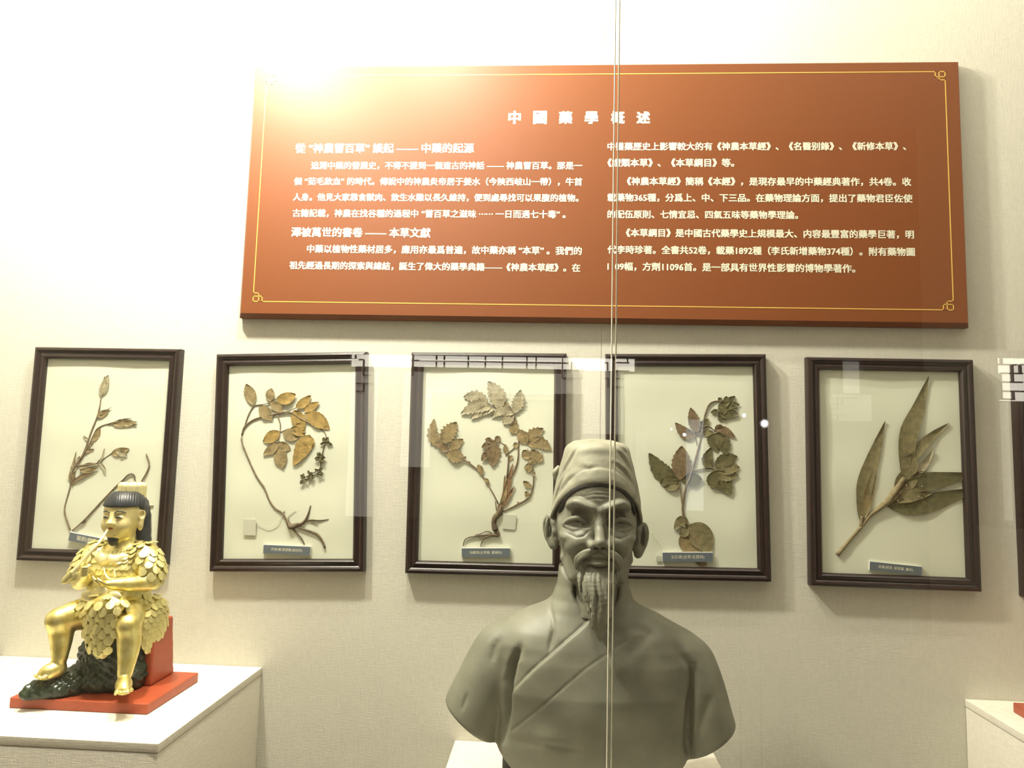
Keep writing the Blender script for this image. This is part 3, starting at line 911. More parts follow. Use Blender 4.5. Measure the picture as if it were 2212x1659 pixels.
def surface_nets(F, org, h):
    """polygon skin of the zero level of a sampled field (negative inside)"""
    s = F < 0
    nx, ny, nz = F.shape
    cs = np.zeros((nx - 1, ny - 1, nz - 1), np.int8)
    for i in (0, 1):
        for j in (0, 1):
            for k in (0, 1):
                cs += s[i:nx - 1 + i, j:ny - 1 + j, k:nz - 1 + k]
    act = (cs > 0) & (cs < 8)
    I, J, K = np.nonzero(act)
    idx = np.full(act.shape, -1, np.int64)
    idx[I, J, K] = np.arange(len(I))
    acc = np.zeros((len(I), 3)); cnt = np.zeros(len(I))
    C8 = [(i, j, k) for i in (0, 1) for j in (0, 1) for k in (0, 1)]
    vals = {c: F[I + c[0], J + c[1], K + c[2]].astype(float) for c in C8}
    for a in C8:
        for ax in range(3):
            if a[ax] == 0:
                b = list(a); b[ax] = 1; b = tuple(b)
                va, vb = vals[a], vals[b]
                m_ = (va < 0) != (vb < 0)
                t = np.where(m_, va / np.where(va - vb == 0, 1, va - vb), 0)
                p = np.array(a, float)[None, :] + np.zeros((len(I), 3))
                p[:, ax] += t
                acc[m_] += p[m_]; cnt[m_] += 1
    V = (acc / cnt[:, None] + np.stack([I, J, K], 1)) * h + np.array(org)
    quads = []
    for ax in range(3):
        sl0 = [slice(None)] * 3; sl1 = [slice(None)] * 3
        sl0[ax] = slice(0, -1); sl1[ax] = slice(1, None)
        a, b = s[tuple(sl0)], s[tuple(sl1)]
        o1, o2 = [k for k in range(3) if k != ax]
        d = a != b
        g = np.nonzero(d)
        ok = (g[o1] > 0) & (g[o2] > 0) & (g[o1] < F.shape[o1] - 1) & (g[o2] < F.shape[o2] - 1)
        g = [q[ok] for q in g]
        fl = a[tuple(g)]
        c = []
        for (e, f_) in ((1, 1), (0, 1), (0, 0), (1, 0)):
            q = [x.copy() for x in g]
            q[o1] -= e; q[o2] -= f_
            c.append(idx[tuple(q)])
        c = np.stack(c, 1)
        if ax == 1:
            fl = ~fl
        c[~fl] = c[~fl][:, ::-1]
        quads.append(c)
    Q = np.concatenate(quads)
    Q = Q[(Q >= 0).all(1)]
    return V, Q


class Clay:
    """a block of modelling clay: ellipsoids and tapered capsules merged or cut with soft blends"""

    def __init__(self, lo, hi, h):
        self.lo = np.array(lo, float); self.h = h
        self.n = np.ceil((np.array(hi) - self.lo) / h).astype(int) + 1
        self.F = np.full(self.n, 1e3, np.float32)
        self.ax = [(self.lo[k] + h * np.arange(self.n[k])).astype(np.float32) for k in range(3)]

    def win(self, c0, c1):
        i0 = np.clip(np.floor((np.array(c0) - self.lo) / self.h).astype(int), 0, self.n)
        i1 = np.clip(np.ceil((np.array(c1) - self.lo) / self.h).astype(int) + 1, 0, self.n)
        sl = tuple(slice(a, b) for a, b in zip(i0, i1))
        X = self.ax[0][sl[0]][:, None, None]; Y = self.ax[1][sl[1]][None, :, None]; Z = self.ax[2][sl[2]][None, None, :]
        return sl, X, Y, Z

    def merge(self, sl, d, k, op):
        F = self.F[sl]
        if op == 'add':
            if k:
                hh = np.clip(.5 + .5 * (F - d) / k, 0, 1)
                self.F[sl] = F * (1 - hh) + d * hh - k * hh * (1 - hh)
            else:
                self.F[sl] = np.minimum(F, d)
        else:
            d = -d
            if k:
                hh = np.clip(.5 - .5 * (F - d) / k, 0, 1)
                self.F[sl] = F * (1 - hh) + d * hh + k * hh * (1 - hh)
            else:
                self.F[sl] = np.maximum(F, d)

    def ell(self, c, r, k=0., op='add', rot=None):
        c = np.array(c, float); r = np.array(r, float)
        R_ = (max(r) if rot is not None else r) + k * 1.5 + self.h * 3
        sl, X, Y, Z = self.win(c - R_, c + R_)
        X, Y, Z = X - c[0], Y - c[1], Z - c[2]
        if rot is not None:
            M_ = np.array(rot).T.astype(np.float32)      # columns of rot = local axes
            X, Y, Z = (M_[0, 0] * X + M_[0, 1] * Y + M_[0, 2] * Z, M_[1, 0] * X + M_[1, 1] * Y + M_[1, 2] * Z, M_[2, 0] * X + M_[2, 1] * Y + M_[2, 2] * Z)
        k0 = np.sqrt((X / r[0]) ** 2 + (Y / r[1]) ** 2 + (Z / r[2]) ** 2)
        k1 = np.sqrt((X / r[0] ** 2) ** 2 + (Y / r[1] ** 2) ** 2 + (Z / r[2] ** 2) ** 2) + 1e-9
        self.merge(sl, (k0 * (k0 - 1) / k1).astype(np.float32), k, op)
        return self

    def cap(self, a, b, ra, rb, k=0., op='add'):
        a = np.array(a, float); b = np.array(b, float)
        R_ = max(ra, rb) + k * 1.5 + self.h * 3
        sl, X, Y, Z = self.win(np.minimum(a, b) - R_, np.maximum(a, b) + R_)
        ba = b - a
        L_ = float(ba @ ba) + 1e-9
        t = np.clip(((X - a[0]) * ba[0] + (Y - a[1]) * ba[1] + (Z - a[2]) * ba[2]) / L_, 0, 1)
        d = np.sqrt((X - a[0] - ba[0] * t) ** 2 + (Y - a[1] - ba[1] * t) ** 2 + (Z - a[2] - ba[2] * t) ** 2) - (ra + (rb - ra) * t)
        self.merge(sl, d.astype(np.float32), k, op)
        return self

    def chain(self, pts, rad, k=2., op='add', n=None):
        pts = catmull(pts, n or len(pts) * 3)
        rr = np.interp(np.linspace(0, 1, len(pts)), np.linspace(0, 1, len(rad)), rad)
        for i in range(len(pts) - 1):
            self.cap(pts[i], pts[i + 1], rr[i], rr[i + 1], k, op)
        return self

    def half(self, fn, k=0.):
        """keep only where fn(x, y, z) < 0"""
        sl = (slice(None),) * 3
        X, Y, Z = self.ax[0][:, None, None], self.ax[1][None, :, None], self.ax[2][None, None, :]
        d = fn(X, Y, Z) + np.zeros(self.n, np.float32)
        self.merge(sl, -d, k, 'sub')
        return self

    def mesh(self):
        self.F[0] = self.F[-1] = 1; self.F[:, 0] = self.F[:, -1] = 1; self.F[:, :, 0] = self.F[:, :, -1] = 1
        return surface_nets(self.F, self.lo, self.h)


def vnormals(V, Q):
    n = np.cross(V[Q[:, 2]] - V[Q[:, 0]], V[Q[:, 3]] - V[Q[:, 1]])
    N = np.zeros_like(V)
    for j in range(4):
        for a in range(3):
            N[:, a] += np.bincount(Q[:, j], n[:, a], len(V))
    return N / (np.linalg.norm(N, axis=1)[:, None] + 1e-12)


def relax(V, Q, it=2, f=.5):
    for _ in range(it):
        S = np.zeros_like(V); c = np.zeros(len(V))
        for j in range(4):
            a, b = Q[:, j], Q[:, (j + 1) % 4]
            for ax in range(3):
                S[:, ax] += np.bincount(a, V[b, ax], len(V)) + np.bincount(b, V[a, ax], len(V))
            c += np.bincount(a, minlength=len(V)) + np.bincount(b, minlength=len(V))
        V = V + f * (S / np.maximum(c, 1)[:, None] - V)
    return V


def pl_dist(P2, line):
    """distance of 2-D points to a polyline, position along it (0..1) and signed side"""
    best = np.full(len(P2), 1e9); tt = np.zeros(len(P2)); sd = np.zeros(len(P2))
    line = np.array(line, float)
    n = len(line) - 1
    for i in range(n):
        a, b = line[i], line[i + 1]
        ba = b - a
        t = np.clip(((P2 - a) @ ba) / (ba @ ba), 0, 1)
        q = a + t[:, None] * ba
        d = np.linalg.norm(P2 - q, axis=1)
        m_ = d < best
        best[m_] = d[m_]; tt[m_] = (i + t[m_]) / n
        cr = ba[0] * (P2[:, 1] - a[1]) - ba[1] * (P2[:, 0] - a[0])
        sd[m_] = np.sign(cr[m_]) * d[m_]
    return best, tt, sd


def clay_obj(name, V, Q, material, parent, scale, loc=(0, 0, 0)):
    me = bpy.data.meshes.new(name)
    V = np.asarray(V) * scale
    me.vertices.add(len(V)); me.vertices.foreach_set('co', V.ravel().astype(np.float32))
    me.loops.add(len(Q) * 4); me.loops.foreach_set('vertex_index', Q.ravel().astype(np.int32))
    me.polygons.add(len(Q)); me.polygons.foreach_set('loop_start', (np.arange(len(Q)) * 4).astype(np.int32))
    me.polygons.foreach_set('loop_total', np.full(len(Q), 4, np.int32))
    me.update(calc_edges=True)
    me.validate()
    return link(name, me, material, parent, smooth=True, loc=loc)
# ================================================================== grey clay bust of a bearded man in a cap
BS = 1 / 1088.                        # bust unit: one pixel of the photograph at the bust's depth
BO = np.array([.125, -.26, -.124])
M_CLAY = mat('grey_green_clay', (.205, .204, .153, 1), .5, spec=.45, var=.22, var_scale=16, bump=.12, bump_scale=160)
M_CLAY_CAP = mat('pale_grey_clay', (.32, .315, .24, 1), .6, spec=.3, var=.22, var_scale=22, bump=.25, bump_scale=130)
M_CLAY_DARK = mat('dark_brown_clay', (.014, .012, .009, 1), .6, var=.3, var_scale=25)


def q(px, py, y):
    """bust coordinates of what the photograph shows at a pixel, y units behind the bust's middle plane"""
    w = W(px, py, BO[1] + y * BS)
    return (w - BO) / BS


BUST_BASE_Z = -.634
bust = empty('bust', (BO[0], BO[1], BUST_BASE_Z), 'grey clay bust of a bearded man in a soft cap on the low pedestal', 'sculpture')
BL = (0, 0, BO[2] - BUST_BASE_Z)

# ---------------- head
c = Clay((-118, -140, -175), (118, 112, 165), 1.6)
c.ell((0, 4, 60), (85, 97, 96))
c.ell((0, -24, 2), (81, 66, 92), 22)
c.ell((1, -30, -52), (70, 54, 62), 20)
c.ell((1, -48, -84), (40, 42, 34), 22)
c.ell((1, -78, -99), (19, 16, 16), 16)
c.ell((0, -30, 84), (68, 58, 60), 20)
for s in (-1, 1):
    c.ell((s * 52, -62, -14), (25, 22, 15), 16)
    c.cap((s * 68, -30, -60), (s * 46, -50, -92), 12, 14, 16)          # jaw line
    c.ell((s * 88, -52, 44), (16, 26, 24), 18, 'sub')               # temple
    c.ell((s * 80, -64, -58), (18, 28, 26), 30, 'sub')              # hollow cheek
c.cap((0, 20, -80), (0, 26, -175), 58, 60, 26)
c.cap((0, -8, -110), (0, -22, -175), 40, 46, 20)                       # neck
# brows, sockets
for s in (-1, 1):
    c.chain([(s * 6, -91, 44), (s * 24, -91, 51), (s * 45, -85, 58), (s * 62, -67, 50)], [5.5, 6.5, 6.5, 3.5], 8)
    c.ell((s * 39, -104, 32), (30, 35, 18), 3, 'sub')
    c.ell((s * 25, -100, 22), (12, 29, 17), 3.5, 'sub')
    c.ell((s * 44, -58, 14), (23, 21, 17), 4)                       # eyeball
    c.chain([(s * 22, -76, 13), (s * 31, -80, 22), (s * 45, -83, 27), (s * 59, -74, 22), (s * 70, -60, 12)], [2.6, 3.6, 4.4, 4, 2.6], 2.5)
    c.chain([(s * 22, -76, 11), (s * 34, -80, 6), (s * 48, -79, 4), (s * 60, -71, 7), (s * 70, -60, 11)], [2.2, 3, 3, 2.4, 2], 2.4)
    c.chain([(s * 27, -81, 13), (s * 36, -86, 16), (s * 48, -86, 16), (s * 62, -74, 13)], [1.6, 4.0, 4.0, 1.4], 1.2, 'sub')   # opening between the lids
    c.chain([(s * 21, -78, 6), (s * 32, -80, -1), (s * 46, -78, -3), (s * 60, -68, 3)], [2, 3.4, 3.4, 2], 4)
# nose
c.cap((0, -86, 38), (1, -106, -6), 7.5, 8, 11)
c.cap((1, -103, 2), (1, -115, -15), 7.5, 8.5, 8)
c.ell((1, -110, -18), (12, 12, 9), 8)
for s in (-1, 1):
    c.ell((1 + s * 15, -98, -24), (8, 13, 9), 7)
    c.chain([(s * 22, -93, -16), (s * 30, -90, -28), (s * 44, -82, -42), (s * 50, -76, -54)], [1.5, 2.6, 2.8, 1.5], 5, 'sub')    # nasolabial fold
    c.chain([(s * 24, -80, -12), (s * 38, -77, -22), (s * 54, -66, -36)], [5, 7, 5], 20)
c.ell((1, -113, -38), (17, 15, 11), 4, 'sub')
for s in (-1, 1):
    c.ell((1 + s * 8, -101, -29), (4.5, 7, 5), 2, 'sub')
c.cap((1, -104, -24), (1, -97, -36), 4, 4.5, 3)
# mouth
c.ell((0, -74, -52), (36, 27, 28), 12)
c.chain([(-27, -88, -50), (-10, -99, -44), (0, -98, -45), (10, -99, -44), (27, -88, -50)], [2.5, 5, 4.5, 5, 2.5], 4)
c.chain([(-24, -89, -56), (-9, -99, -58), (0, -100, -59), (9, -99, -58), (24, -89, -56)], [2.5, 5.0, 5.6, 5.0, 2.5], 4)
c.chain([(-34, -86, -52), (-11, -104, -51), (0, -104, -52), (11, -104, -51), (34, -86, -52)], [1.8, 2.8, 2.8, 2.8, 1.8], 2.0, 'sub')
c.chain([(-18, -93, -68), (0, -98, -70), (18, -93, -68)], [3, 5, 3], 6, 'sub')
# ears
for s, ez, er in ((-1, -8, 0), (1, -20, 0)):
    ce = np.array([s * 96, 6, ez + 0.])
    nrm = np.array([s * .55, -.83, 0]); nrm /= np.linalg.norm(nrm)
    zz = np.array([s * .16, 0, 1.]); zz /= np.linalg.norm(zz)
    uu = np.cross(zz, nrm); uu /= np.linalg.norm(uu); nrm = np.cross(uu, zz)
    Rm = np.stack([uu, nrm, zz], 1)
    c.ell(ce, (19, 7, 35), 4, rot=Rm)
    c.ell(ce + nrm * 7.5 + zz * 6, (13, 9, 21), 2, 'sub', rot=Rm)
    side = uu if uu[0] * s > 0 else -uu
    c.chain([ce + nrm * 6 + zz * 22 + side * 1, ce + nrm * 7 + zz * 8 + side * 4, ce + nrm * 6 - zz * 8 + side * 5], [2.5, 3.4, 3], 3)
    c.ell(ce + nrm * 3 - side * 6 + zz * 0, (7, 12, 10), 1.5, 'sub', rot=Rm)
    c.ell(ce + nrm * 5 - side * 13 - zz * 3, (5, 5, 7), 4, rot=Rm)
    c.ell(ce - zz * 30 - side * 3 + nrm * 1, (11, 6.5, 12), 6, rot=Rm)
    c.cap(ce - side * 12 - nrm * 2 + zz * 14, ce - side * 14 - zz * 18 - nrm * 2, 9, 8, 7)
V, Q = c.mesh()
V = relax(V, Q, 1, .4)
N_ = vnormals(V, Q)
front = np.clip(-N_[:, 1], 0, 1)
disp = np.zeros(len(V))
XZ = V[:, [0, 2]]
for pts, dep, wd in (([(-26, 78), (-8, 83), (12, 82), (26, 78)], .9, 2.2), ([(-34, 70), (-12, 76), (10, 76), (34, 71)], 1.0, 2.2), ([(-56, 68), (-34, 71)], 1., 2), ([(-19, 4), (-30, -7), (-44, -10), (-62, -4)], 2.6, 2.4), ([(19, 4), (30, -7), (44, -10), (62, -4)], 2.6, 2.4),
                     ([(-30, 63), (-6, 68), (16, 67), (36, 66)], .7, 2.), ([(-5, 50), (-6, 38), (-4, 30)], .9, 2.2), ([(7, 50), (8, 38), (6, 30)], .9, 2.2),
                     ([(-66, 4), (-76, 8)], 1.3, 1.8), ([(-66, -2), (-78, -3)], 1.3, 1.8), ([(66, 4), (76, 8)], 1.3, 1.8), ([(66, -2), (78, -3)], 1.3, 1.8),
                     ([(-62, -40), (-66, -66), (-58, -86)], 1.6, 3.5), ([(62, -40), (66, -66), (58, -86)], 1.6, 3.5), ([(-56, -62), (-54, -86)], 1.2, 3), ([(56, -62), (54, -86)], 1.2, 3)):
    d, t, _ = pl_dist(XZ, pts)
    disp -= dep * np.exp(-(d / wd) ** 2) * np.sin(np.pi * np.clip(t * .9 + .05, 0, 1)) ** .5 * front
# eyebrow hair, combed outwards
for s in (-1, 1):
    d, t, _ = pl_dist(XZ, [(s * 8, 47), (s * 26, 54), (s * 48, 61), (s * 66, 54)])
    disp += np.exp(-(d / 4.) ** 2) * np.clip(t * 6, 0, 1) * (.9 + .18 * np.sin(XZ[:, 0] * s * .9 + XZ[:, 1] * .5)) * front
# faint tool marks
disp += .25 * np.sin(V[:, 0] * .33 + V[:, 2] * .21) * np.sin(V[:, 1] * .27 - V[:, 2] * .19)
V = V + N_ * disp[:, None]
head = clay_obj('head', V, Q, M_CLAY, bust, BS, BL)

# carved irises
for s in (-1, 1):
    bm = bmesh.new(); bmesh.ops.create_uvsphere(bm, u_segments=20, v_segments=12, radius=7.2)
    bmesh.ops.scale(bm, verts=bm.verts, vec=(1, .5, .9))
    bmesh.ops.translate(bm, verts=bm.verts, vec=(s * 44 + 1, -76.3, 15))
    bmesh.ops.scale(bm, verts=bm.verts, vec=(BS,) * 3)
    bm_obj('iris', bm, M_CLAY, head, smooth=True)

# ---------------- hair under the cap rim, its near-black colour also painting the rim's shade


def rim(x, y):
    return 24 - .78 * y - .0009 * x * x


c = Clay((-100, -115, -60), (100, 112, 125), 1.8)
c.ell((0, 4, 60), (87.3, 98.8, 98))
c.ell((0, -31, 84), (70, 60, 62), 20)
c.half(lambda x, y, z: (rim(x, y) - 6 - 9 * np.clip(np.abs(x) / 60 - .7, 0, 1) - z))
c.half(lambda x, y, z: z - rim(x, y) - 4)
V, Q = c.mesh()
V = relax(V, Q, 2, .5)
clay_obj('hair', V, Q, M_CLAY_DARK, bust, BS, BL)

# ---------------- cap
c = Clay((-110, -124, -96), (110, 130, 205), 1.9)
X, Y, Z = c.ax[0][:, None, None], c.ax[1][None, :, None], c.ax[2][None, None, :]


def cap_field(X, Y, Z, grow):
    rx = np.clip(98 - (Z - 20) * .17, 60, 110) - .0006 * np.clip(Z - 80, 0, 200) ** 2 + grow
    ry = np.clip(114 - (Z - 20) * .17, 60, 122) - .0006 * np.clip(Z - 80, 0, 200) ** 2 + grow
    rr = np.sqrt((X / rx) ** 2 + ((Y - 4) / ry) ** 2)
    return (rr - 1) * rx


out_ = cap_field(X, Y, Z, 0)
topd = Z - 176 - 8 * (1 - (X / 70) ** 2) - .09 * Y
k = 16.
hh = np.clip(.5 + .5 * (out_ - topd) / k, 0, 1)
sol = topd * (1 - hh) + out_ * hh + k * hh * (1 - hh)
inn = np.maximum(cap_field(X, Y, Z, -6.5), Z - 150)
sol = np.maximum(sol, -inn)
rimd = rim(X, Y) - Z
hh = np.clip(.5 + .5 * (sol - rimd) / 3., 0, 1)
c.F = (rimd * (1 - hh) + sol * hh + 3. * hh * (1 - hh)).astype(np.float32)
V, Q = c.mesh()
V = relax(V, Q, 2, .5)
N_ = vnormals(V, Q)
outw = np.clip(V[:, 0] * N_[:, 0] + V[:, 1] * N_[:, 1] + V[:, 2] * N_[:, 2], 0, 1)
th = np.arctan2(V[:, 0], -V[:, 1]) * 90                     # unrolled angle, 0 = front
XZ = np.stack([th, V[:, 2]], 1)
disp = np.zeros(len(V))
for pts, dep, wd in (([(-105, 100), (-80, 135), (-58, 165)], 3.2, 5), ([(-125, 50), (-100, 85), (-84, 120)], 3.5, 4), ([(-95, 72), (-70, 98), (-48, 110)], 2.6, 6),
                     ([(40, 165), (66, 145), (92, 122)], 3.2, 5), ([(30, 138), (58, 122), (84, 98)], 3.6, 4), ([(64, 168), (90, 158)], 2.4, 5), ([(-36, 128), (-22, 124), (-6, 130)], 1.6, 5),
                     ([(-60, 146), (-20, 156), (30, 154)], 1.2, 8), ([(90, 60), (110, 90)], 2.5, 6), ([(130, 40), (150, 110)], 3, 8), ([(-150, 40), (-140, 110)], 3, 8)):
    d, t, sd = pl_dist(XZ, pts)
    e = np.sin(np.pi * np.clip(t * .94 + .03, 0, 1)) ** .6
    disp += (-dep * np.exp(-(d / wd) ** 2) + dep * .6 * np.exp(-((sd - wd * 1.6) / wd) ** 2)) * e
# turned-up band: upper edge of the band
d, t, sd = pl_dist(XZ, [(-170, -34), (-110, 50), (-70, 100), (-30, 124), (0, 129), (30, 124), (70, 100), (110, 50), (170, -34)])
disp += np.where(sd < 0, 1.6, 0) * np.clip(-sd / 2.5, 0, 1)
disp += .7 * np.sin(XZ[:, 0] * .09 + 2 * np.sin(XZ[:, 1] * .05)) * np.sin(XZ[:, 1] * .08)
V = V + N_ * (disp * np.clip(outw, 0, 1) * np.clip((V[:, 2] - rim(V[:, 0], V[:, 1]) - 2) / 9, 0, 1))[:, None]
V = relax(V, Q, 2, .5)
cap_o = clay_obj('cap', V, Q, M_CLAY_CAP, bust, BS, BL)
# small knot of the cap's tie at its side
tubes('cap_tie', [([q(1207, 1008, 30) * BS, q(1200, 1018, 22) * BS, q(1199, 1028, 25) * BS, q(1206, 1040, 35) * BS], [.0035, .0055, .005, .003])], M_CLAY_CAP, cap_o, seg=10)

# ---------------- moustache: two combed lobes
c = Clay((-62, -122, -92), (62, -60, -14), 1.25)
for s in (-1, 1):
    for i in range(10):
        a = i / 9
        pts = [(s * (2 + 5 * a), -103 + 3 * a, -31 - 8 * a), (s * (16 + 4 * a), -105 + 2 * a, -32 - 10 * a + random.uniform(-.6, .6)),
               (s * (31 + 2 * a), -99, -38 - 11 * a), (s * (44 - 5 * a), -90, -50 - 10 * a + random.uniform(-1, 1)), (s * (46 - 6 * a + random.uniform(-1.5, 1.5)), -86, -68 - 5 * a + random.uniform(-4, 1))]
        c.chain(pts, [1.6, 3.2, 3.8, 3.2, 1.0], 1.3, n=12)
V, Q = c.mesh()
V = relax(V, Q, 1, .5)
clay_obj('moustache', V, Q, M_CLAY, bust, BS, BL)

# ---------------- beard: locks flowing down to a point
c = Clay((-60, -135, -225), (60, -40, -58), 1.9)
c.chain([(0, -72, -84), (0, -82, -112), (2, -92, -145), (4, -97, -172)], [30, 28, 19, 8], 8)
for i in range(34):
    lay = i // 17
    a = (i % 17) / 16 * 2 - 1 + random.uniform(-.05, .05)
    fr_ = math.sqrt(max(0, 1 - min(1, abs(a)) ** 2))
    x0 = a * (36 - 6 * lay)
    y0 = -76 - 24 * fr_ + 2 * lay
    z0 = -70 - 8 * fr_ - lay * 22 + random.uniform(-5, 5)
    w1, w2 = random.uniform(-7, 4), random.uniform(-4, 8)
    pts = [(x0, y0, z0), (x0 * 1.04 - 2, y0 - 9, z0 - 20), (x0 * .82 + w1, y0 - 12 * fr_ - 5, z0 - 46), (x0 * .5 + w2, -98 - 13 * fr_, z0 - 74), (x0 * .26 + 4 + w1 * .4, -100 - 7 * fr_, z0 - 96 + 12 * abs(a))]
    if lay:
        pts.append((x0 * .1 + 5 + w2 * .4, -98, z0 - 104))
    r = random.uniform(3.0, 4.6)
    c.chain(pts, [r * .5, r, r, r * .75, 1.1], 1.2, n=14)
V, Q = c.mesh()
V = relax(V, Q, 1, .5)
N_ = vnormals(V, Q)
V = V + N_ * (.35 * np.sin(V[:, 0] * 1.5 + 2 * np.sin(V[:, 2] * .07)))[:, None]
clay_obj('beard', V, Q, M_CLAY, bust, BS, BL)

# ---------------- robe: shoulders, chest, cut-off sleeves
c = Clay((-345, -150, -500), (325, 170, -80), 3.0)
X, Y, Z = c.ax[0][:, None, None], c.ax[1][None, :, None], c.ax[2][None, None, :]
zk = [-520, -400, -320, -262, -235, -212, -192, -172, -148, -120, -80]
wk = [194, 198, 206, 212, 205, 178, 146, 112, 86, 76, 72]
dk = [104, 112, 114, 108, 101, 93, 85, 78, 73, 69, 67]
ck = [8, 6, 8, 14, 16, 18, 20, 21, 22, 22, 22]
wz, dz, cz_ = (np.interp(c.ax[2], zk, k_)[None, None, :].astype(np.float32) for k_ in (wk, dk, ck))
p_ = 2.35
rr = (np.abs((X + 4) / wz) ** p_ + np.abs((Y - cz_) / dz) ** p_) ** (1 / p_)
c.F = ((rr - 1) * np.minimum(wz, dz) * .9).astype(np.float32)
c.cap((-180, 18, -246), (-120, 20, -215), 48, 44, 30)
c.cap((176, 18, -254), (112, 20, -218), 48, 44, 30)
c.chain([(-196, 16, -268), (-226, 8, -330), (-252, 4, -390), (-268, 4, -440), (-280, 4, -520)], [60, 60, 61, 62, 62], 9)
c.chain([(194, 16, -276), (214, 8, -340), (234, 4, -410), (246, 4, -470), (256, 4, -530)], [58, 57, 56, 56, 56], 9)
# neck opening
c.cap((0, 22, -170), (0, 22, -40), 56, 63, 6, 'sub')
c.ell((0, -40, -124), (46, 46, 38), 8, 'sub')
# horizontal cut at the bottom, slanting cuts at the sleeves
c.half(lambda x, y, z: -478 - z + .012 * y, 8)
for pa, pb, sg in ((q(974, 1521, 0), q(1090, 1618, 0), 1), (q(1586, 1568, 0), q(1468, 1640, 0), -1)):
    dx, dz_ = pb[0] - pa[0], pb[2] - pa[2]
    L_ = math.hypot(dx, dz_)
    nx_, nz_ = dz_ / L_ * sg, -dx / L_ * sg
    c.half(lambda x, y, z, nx_=nx_, nz_=nz_, pa=pa: (x - pa[0]) * nx_ + (z - pa[2]) * nz_ - 0 * y, 5)
# the collar's upper edge falls to the front in a V
c.half(lambda x, y, z: z + 96 - .62 * np.clip(y + 20, -70, 30) + .0 * x, 5)
V, Q = c.mesh()
V = relax(V, Q, 3, .5)
N_ = vnormals(V, Q)
front = np.clip(-N_[:, 1] * 1.6, 0, 1)
# image-plane coordinates of every vertex, for folds traced from the photograph
Wv = V * BS + BO
rel = Wv - CAM
B_ = np.stack([rgt, -upv, fwd], 1)
cc = rel @ B_
PX = np.stack([1106 + F_PX * cc[:, 0] / cc[:, 2], 829.5 + F_PX * cc[:, 1] / cc[:, 2]], 1)
disp = np.zeros(len(V))


def groove(pts, dep, wd, ends=True):
    global disp
    d, t, _ = pl_dist(PX, pts)
    e = np.sin(np.pi * np.clip(t * .96 + .02, 0, 1)) ** .5 if ends else 1.
    disp = disp - dep * np.exp(-(d / wd) ** 2) * e * front


def step(pts, up, wd, reach=400):
    """raised on the right-hand side of the line"""
    global disp
    d, t, sd = pl_dist(PX, pts)
    e = np.clip(sd / wd + .5, 0, 1) * np.exp(-(np.clip(sd, 0, None) / reach) ** 2) * np.clip(t * 3, 0, 1) * np.clip((1 - t) * 10, 0, 1)
    disp = disp + up * e * front


LAPEL = [(1222, 1240), (1244, 1282), (1275, 1330), (1262, 1352), (1205, 1402), (1150, 1450), (1112, 1492), (1104, 1530), (1098, 1620)]
step([(1275, 1332), (1262, 1352), (1205, 1402), (1150, 1450), (1108, 1494), (1085, 1530)][::-1], 7.0, 3.5, 60)
groove([(1280, 1332), (1262, 1350), (1205, 1400), (1150, 1448), (1106, 1496)], 2.4, 4)
groove([(1350, 1385), (1262, 1447), (1180, 1518), (1106, 1578)], 1.2, 2.8, False)
step([(1275, 1332), (1250, 1300), (1226, 1248)], 4.0, 3, 30)
groove([(1231, 1246), (1248, 1286), (1275, 1326)], 2., 3)
groove([(1186, 1282), (1190, 1320), (1196, 1350), (1193, 1395)], 2.2, 5)
groove([(1196, 1362), (1190, 1385), (1186, 1410)], 4, 5)
groove([(1122, 1400), (1108, 1430), (1098, 1470), (1094, 1530), (1086, 1600)], 22, 8)
groove([(1076, 1380), (1068, 1400), (1062, 1430)], 5, 8)
groove([(1008, 1500), (998, 1535)], 3, 4)
groove([(1498, 1440), (1497, 1480), (1490, 1540), (1485, 1620)], 18, 7)
groove([(1460, 1395), (1480, 1425), (1497, 1450)], 5, 9)
groove([(1540, 1500), (1515, 1560), (1500, 1600)], 4, 10)
groove([(1352, 1250), (1358, 1290), (1357, 1330)], 2.4, 4)
groove([(1365, 1345), (1400, 1370), (1350, 1425)], 5, 14)
groove([(1110, 1600), (1180, 1608), (1260, 1625)], 3, 10)
for i, (x, y, r, a) in enumerate(((1340, 1440, 26, 5), (1260, 1550, 50, 4), (1400, 1520, 46, -5), (1180, 1600, 30, 4), (1130, 1370, 34, 5), (1440, 1370, 40, 4), (1330, 1380, 24, -4))):
    disp = disp + a * np.exp(-((PX[:, 0] - x) ** 2 + (PX[:, 1] - y) ** 2) / r ** 2) * front
disp += .5 * np.sin(V[:, 0] * .06 + V[:, 2] * .045) * np.sin(V[:, 2] * .05 - V[:, 0] * .03)
V = V + N_ * disp[:, None]
clay_obj('robe', V, Q, M_CLAY, bust, BS, BL)

# ---------------- dark block under the chest
zb = (BUST_BASE_Z - BO[2]) / BS
c = Clay((-215, -110, zb - 8), (215, 125, -440), 4.)
X, Y, Z = c.ax[0][:, None, None], c.ax[1][None, :, None], c.ax[2][None, None, :]
rr = (np.abs((X + 4) / 182) ** 3 + np.abs((Y - 10) / 90) ** 3) ** (1 / 3)
c.F = np.maximum(np.maximum((rr - 1) * 90, Z + 452), zb - Z).astype(np.float32)
V, Q = c.mesh()
clay_obj('block', V, Q, M_CLAY_DARK, bust, BS, BL)
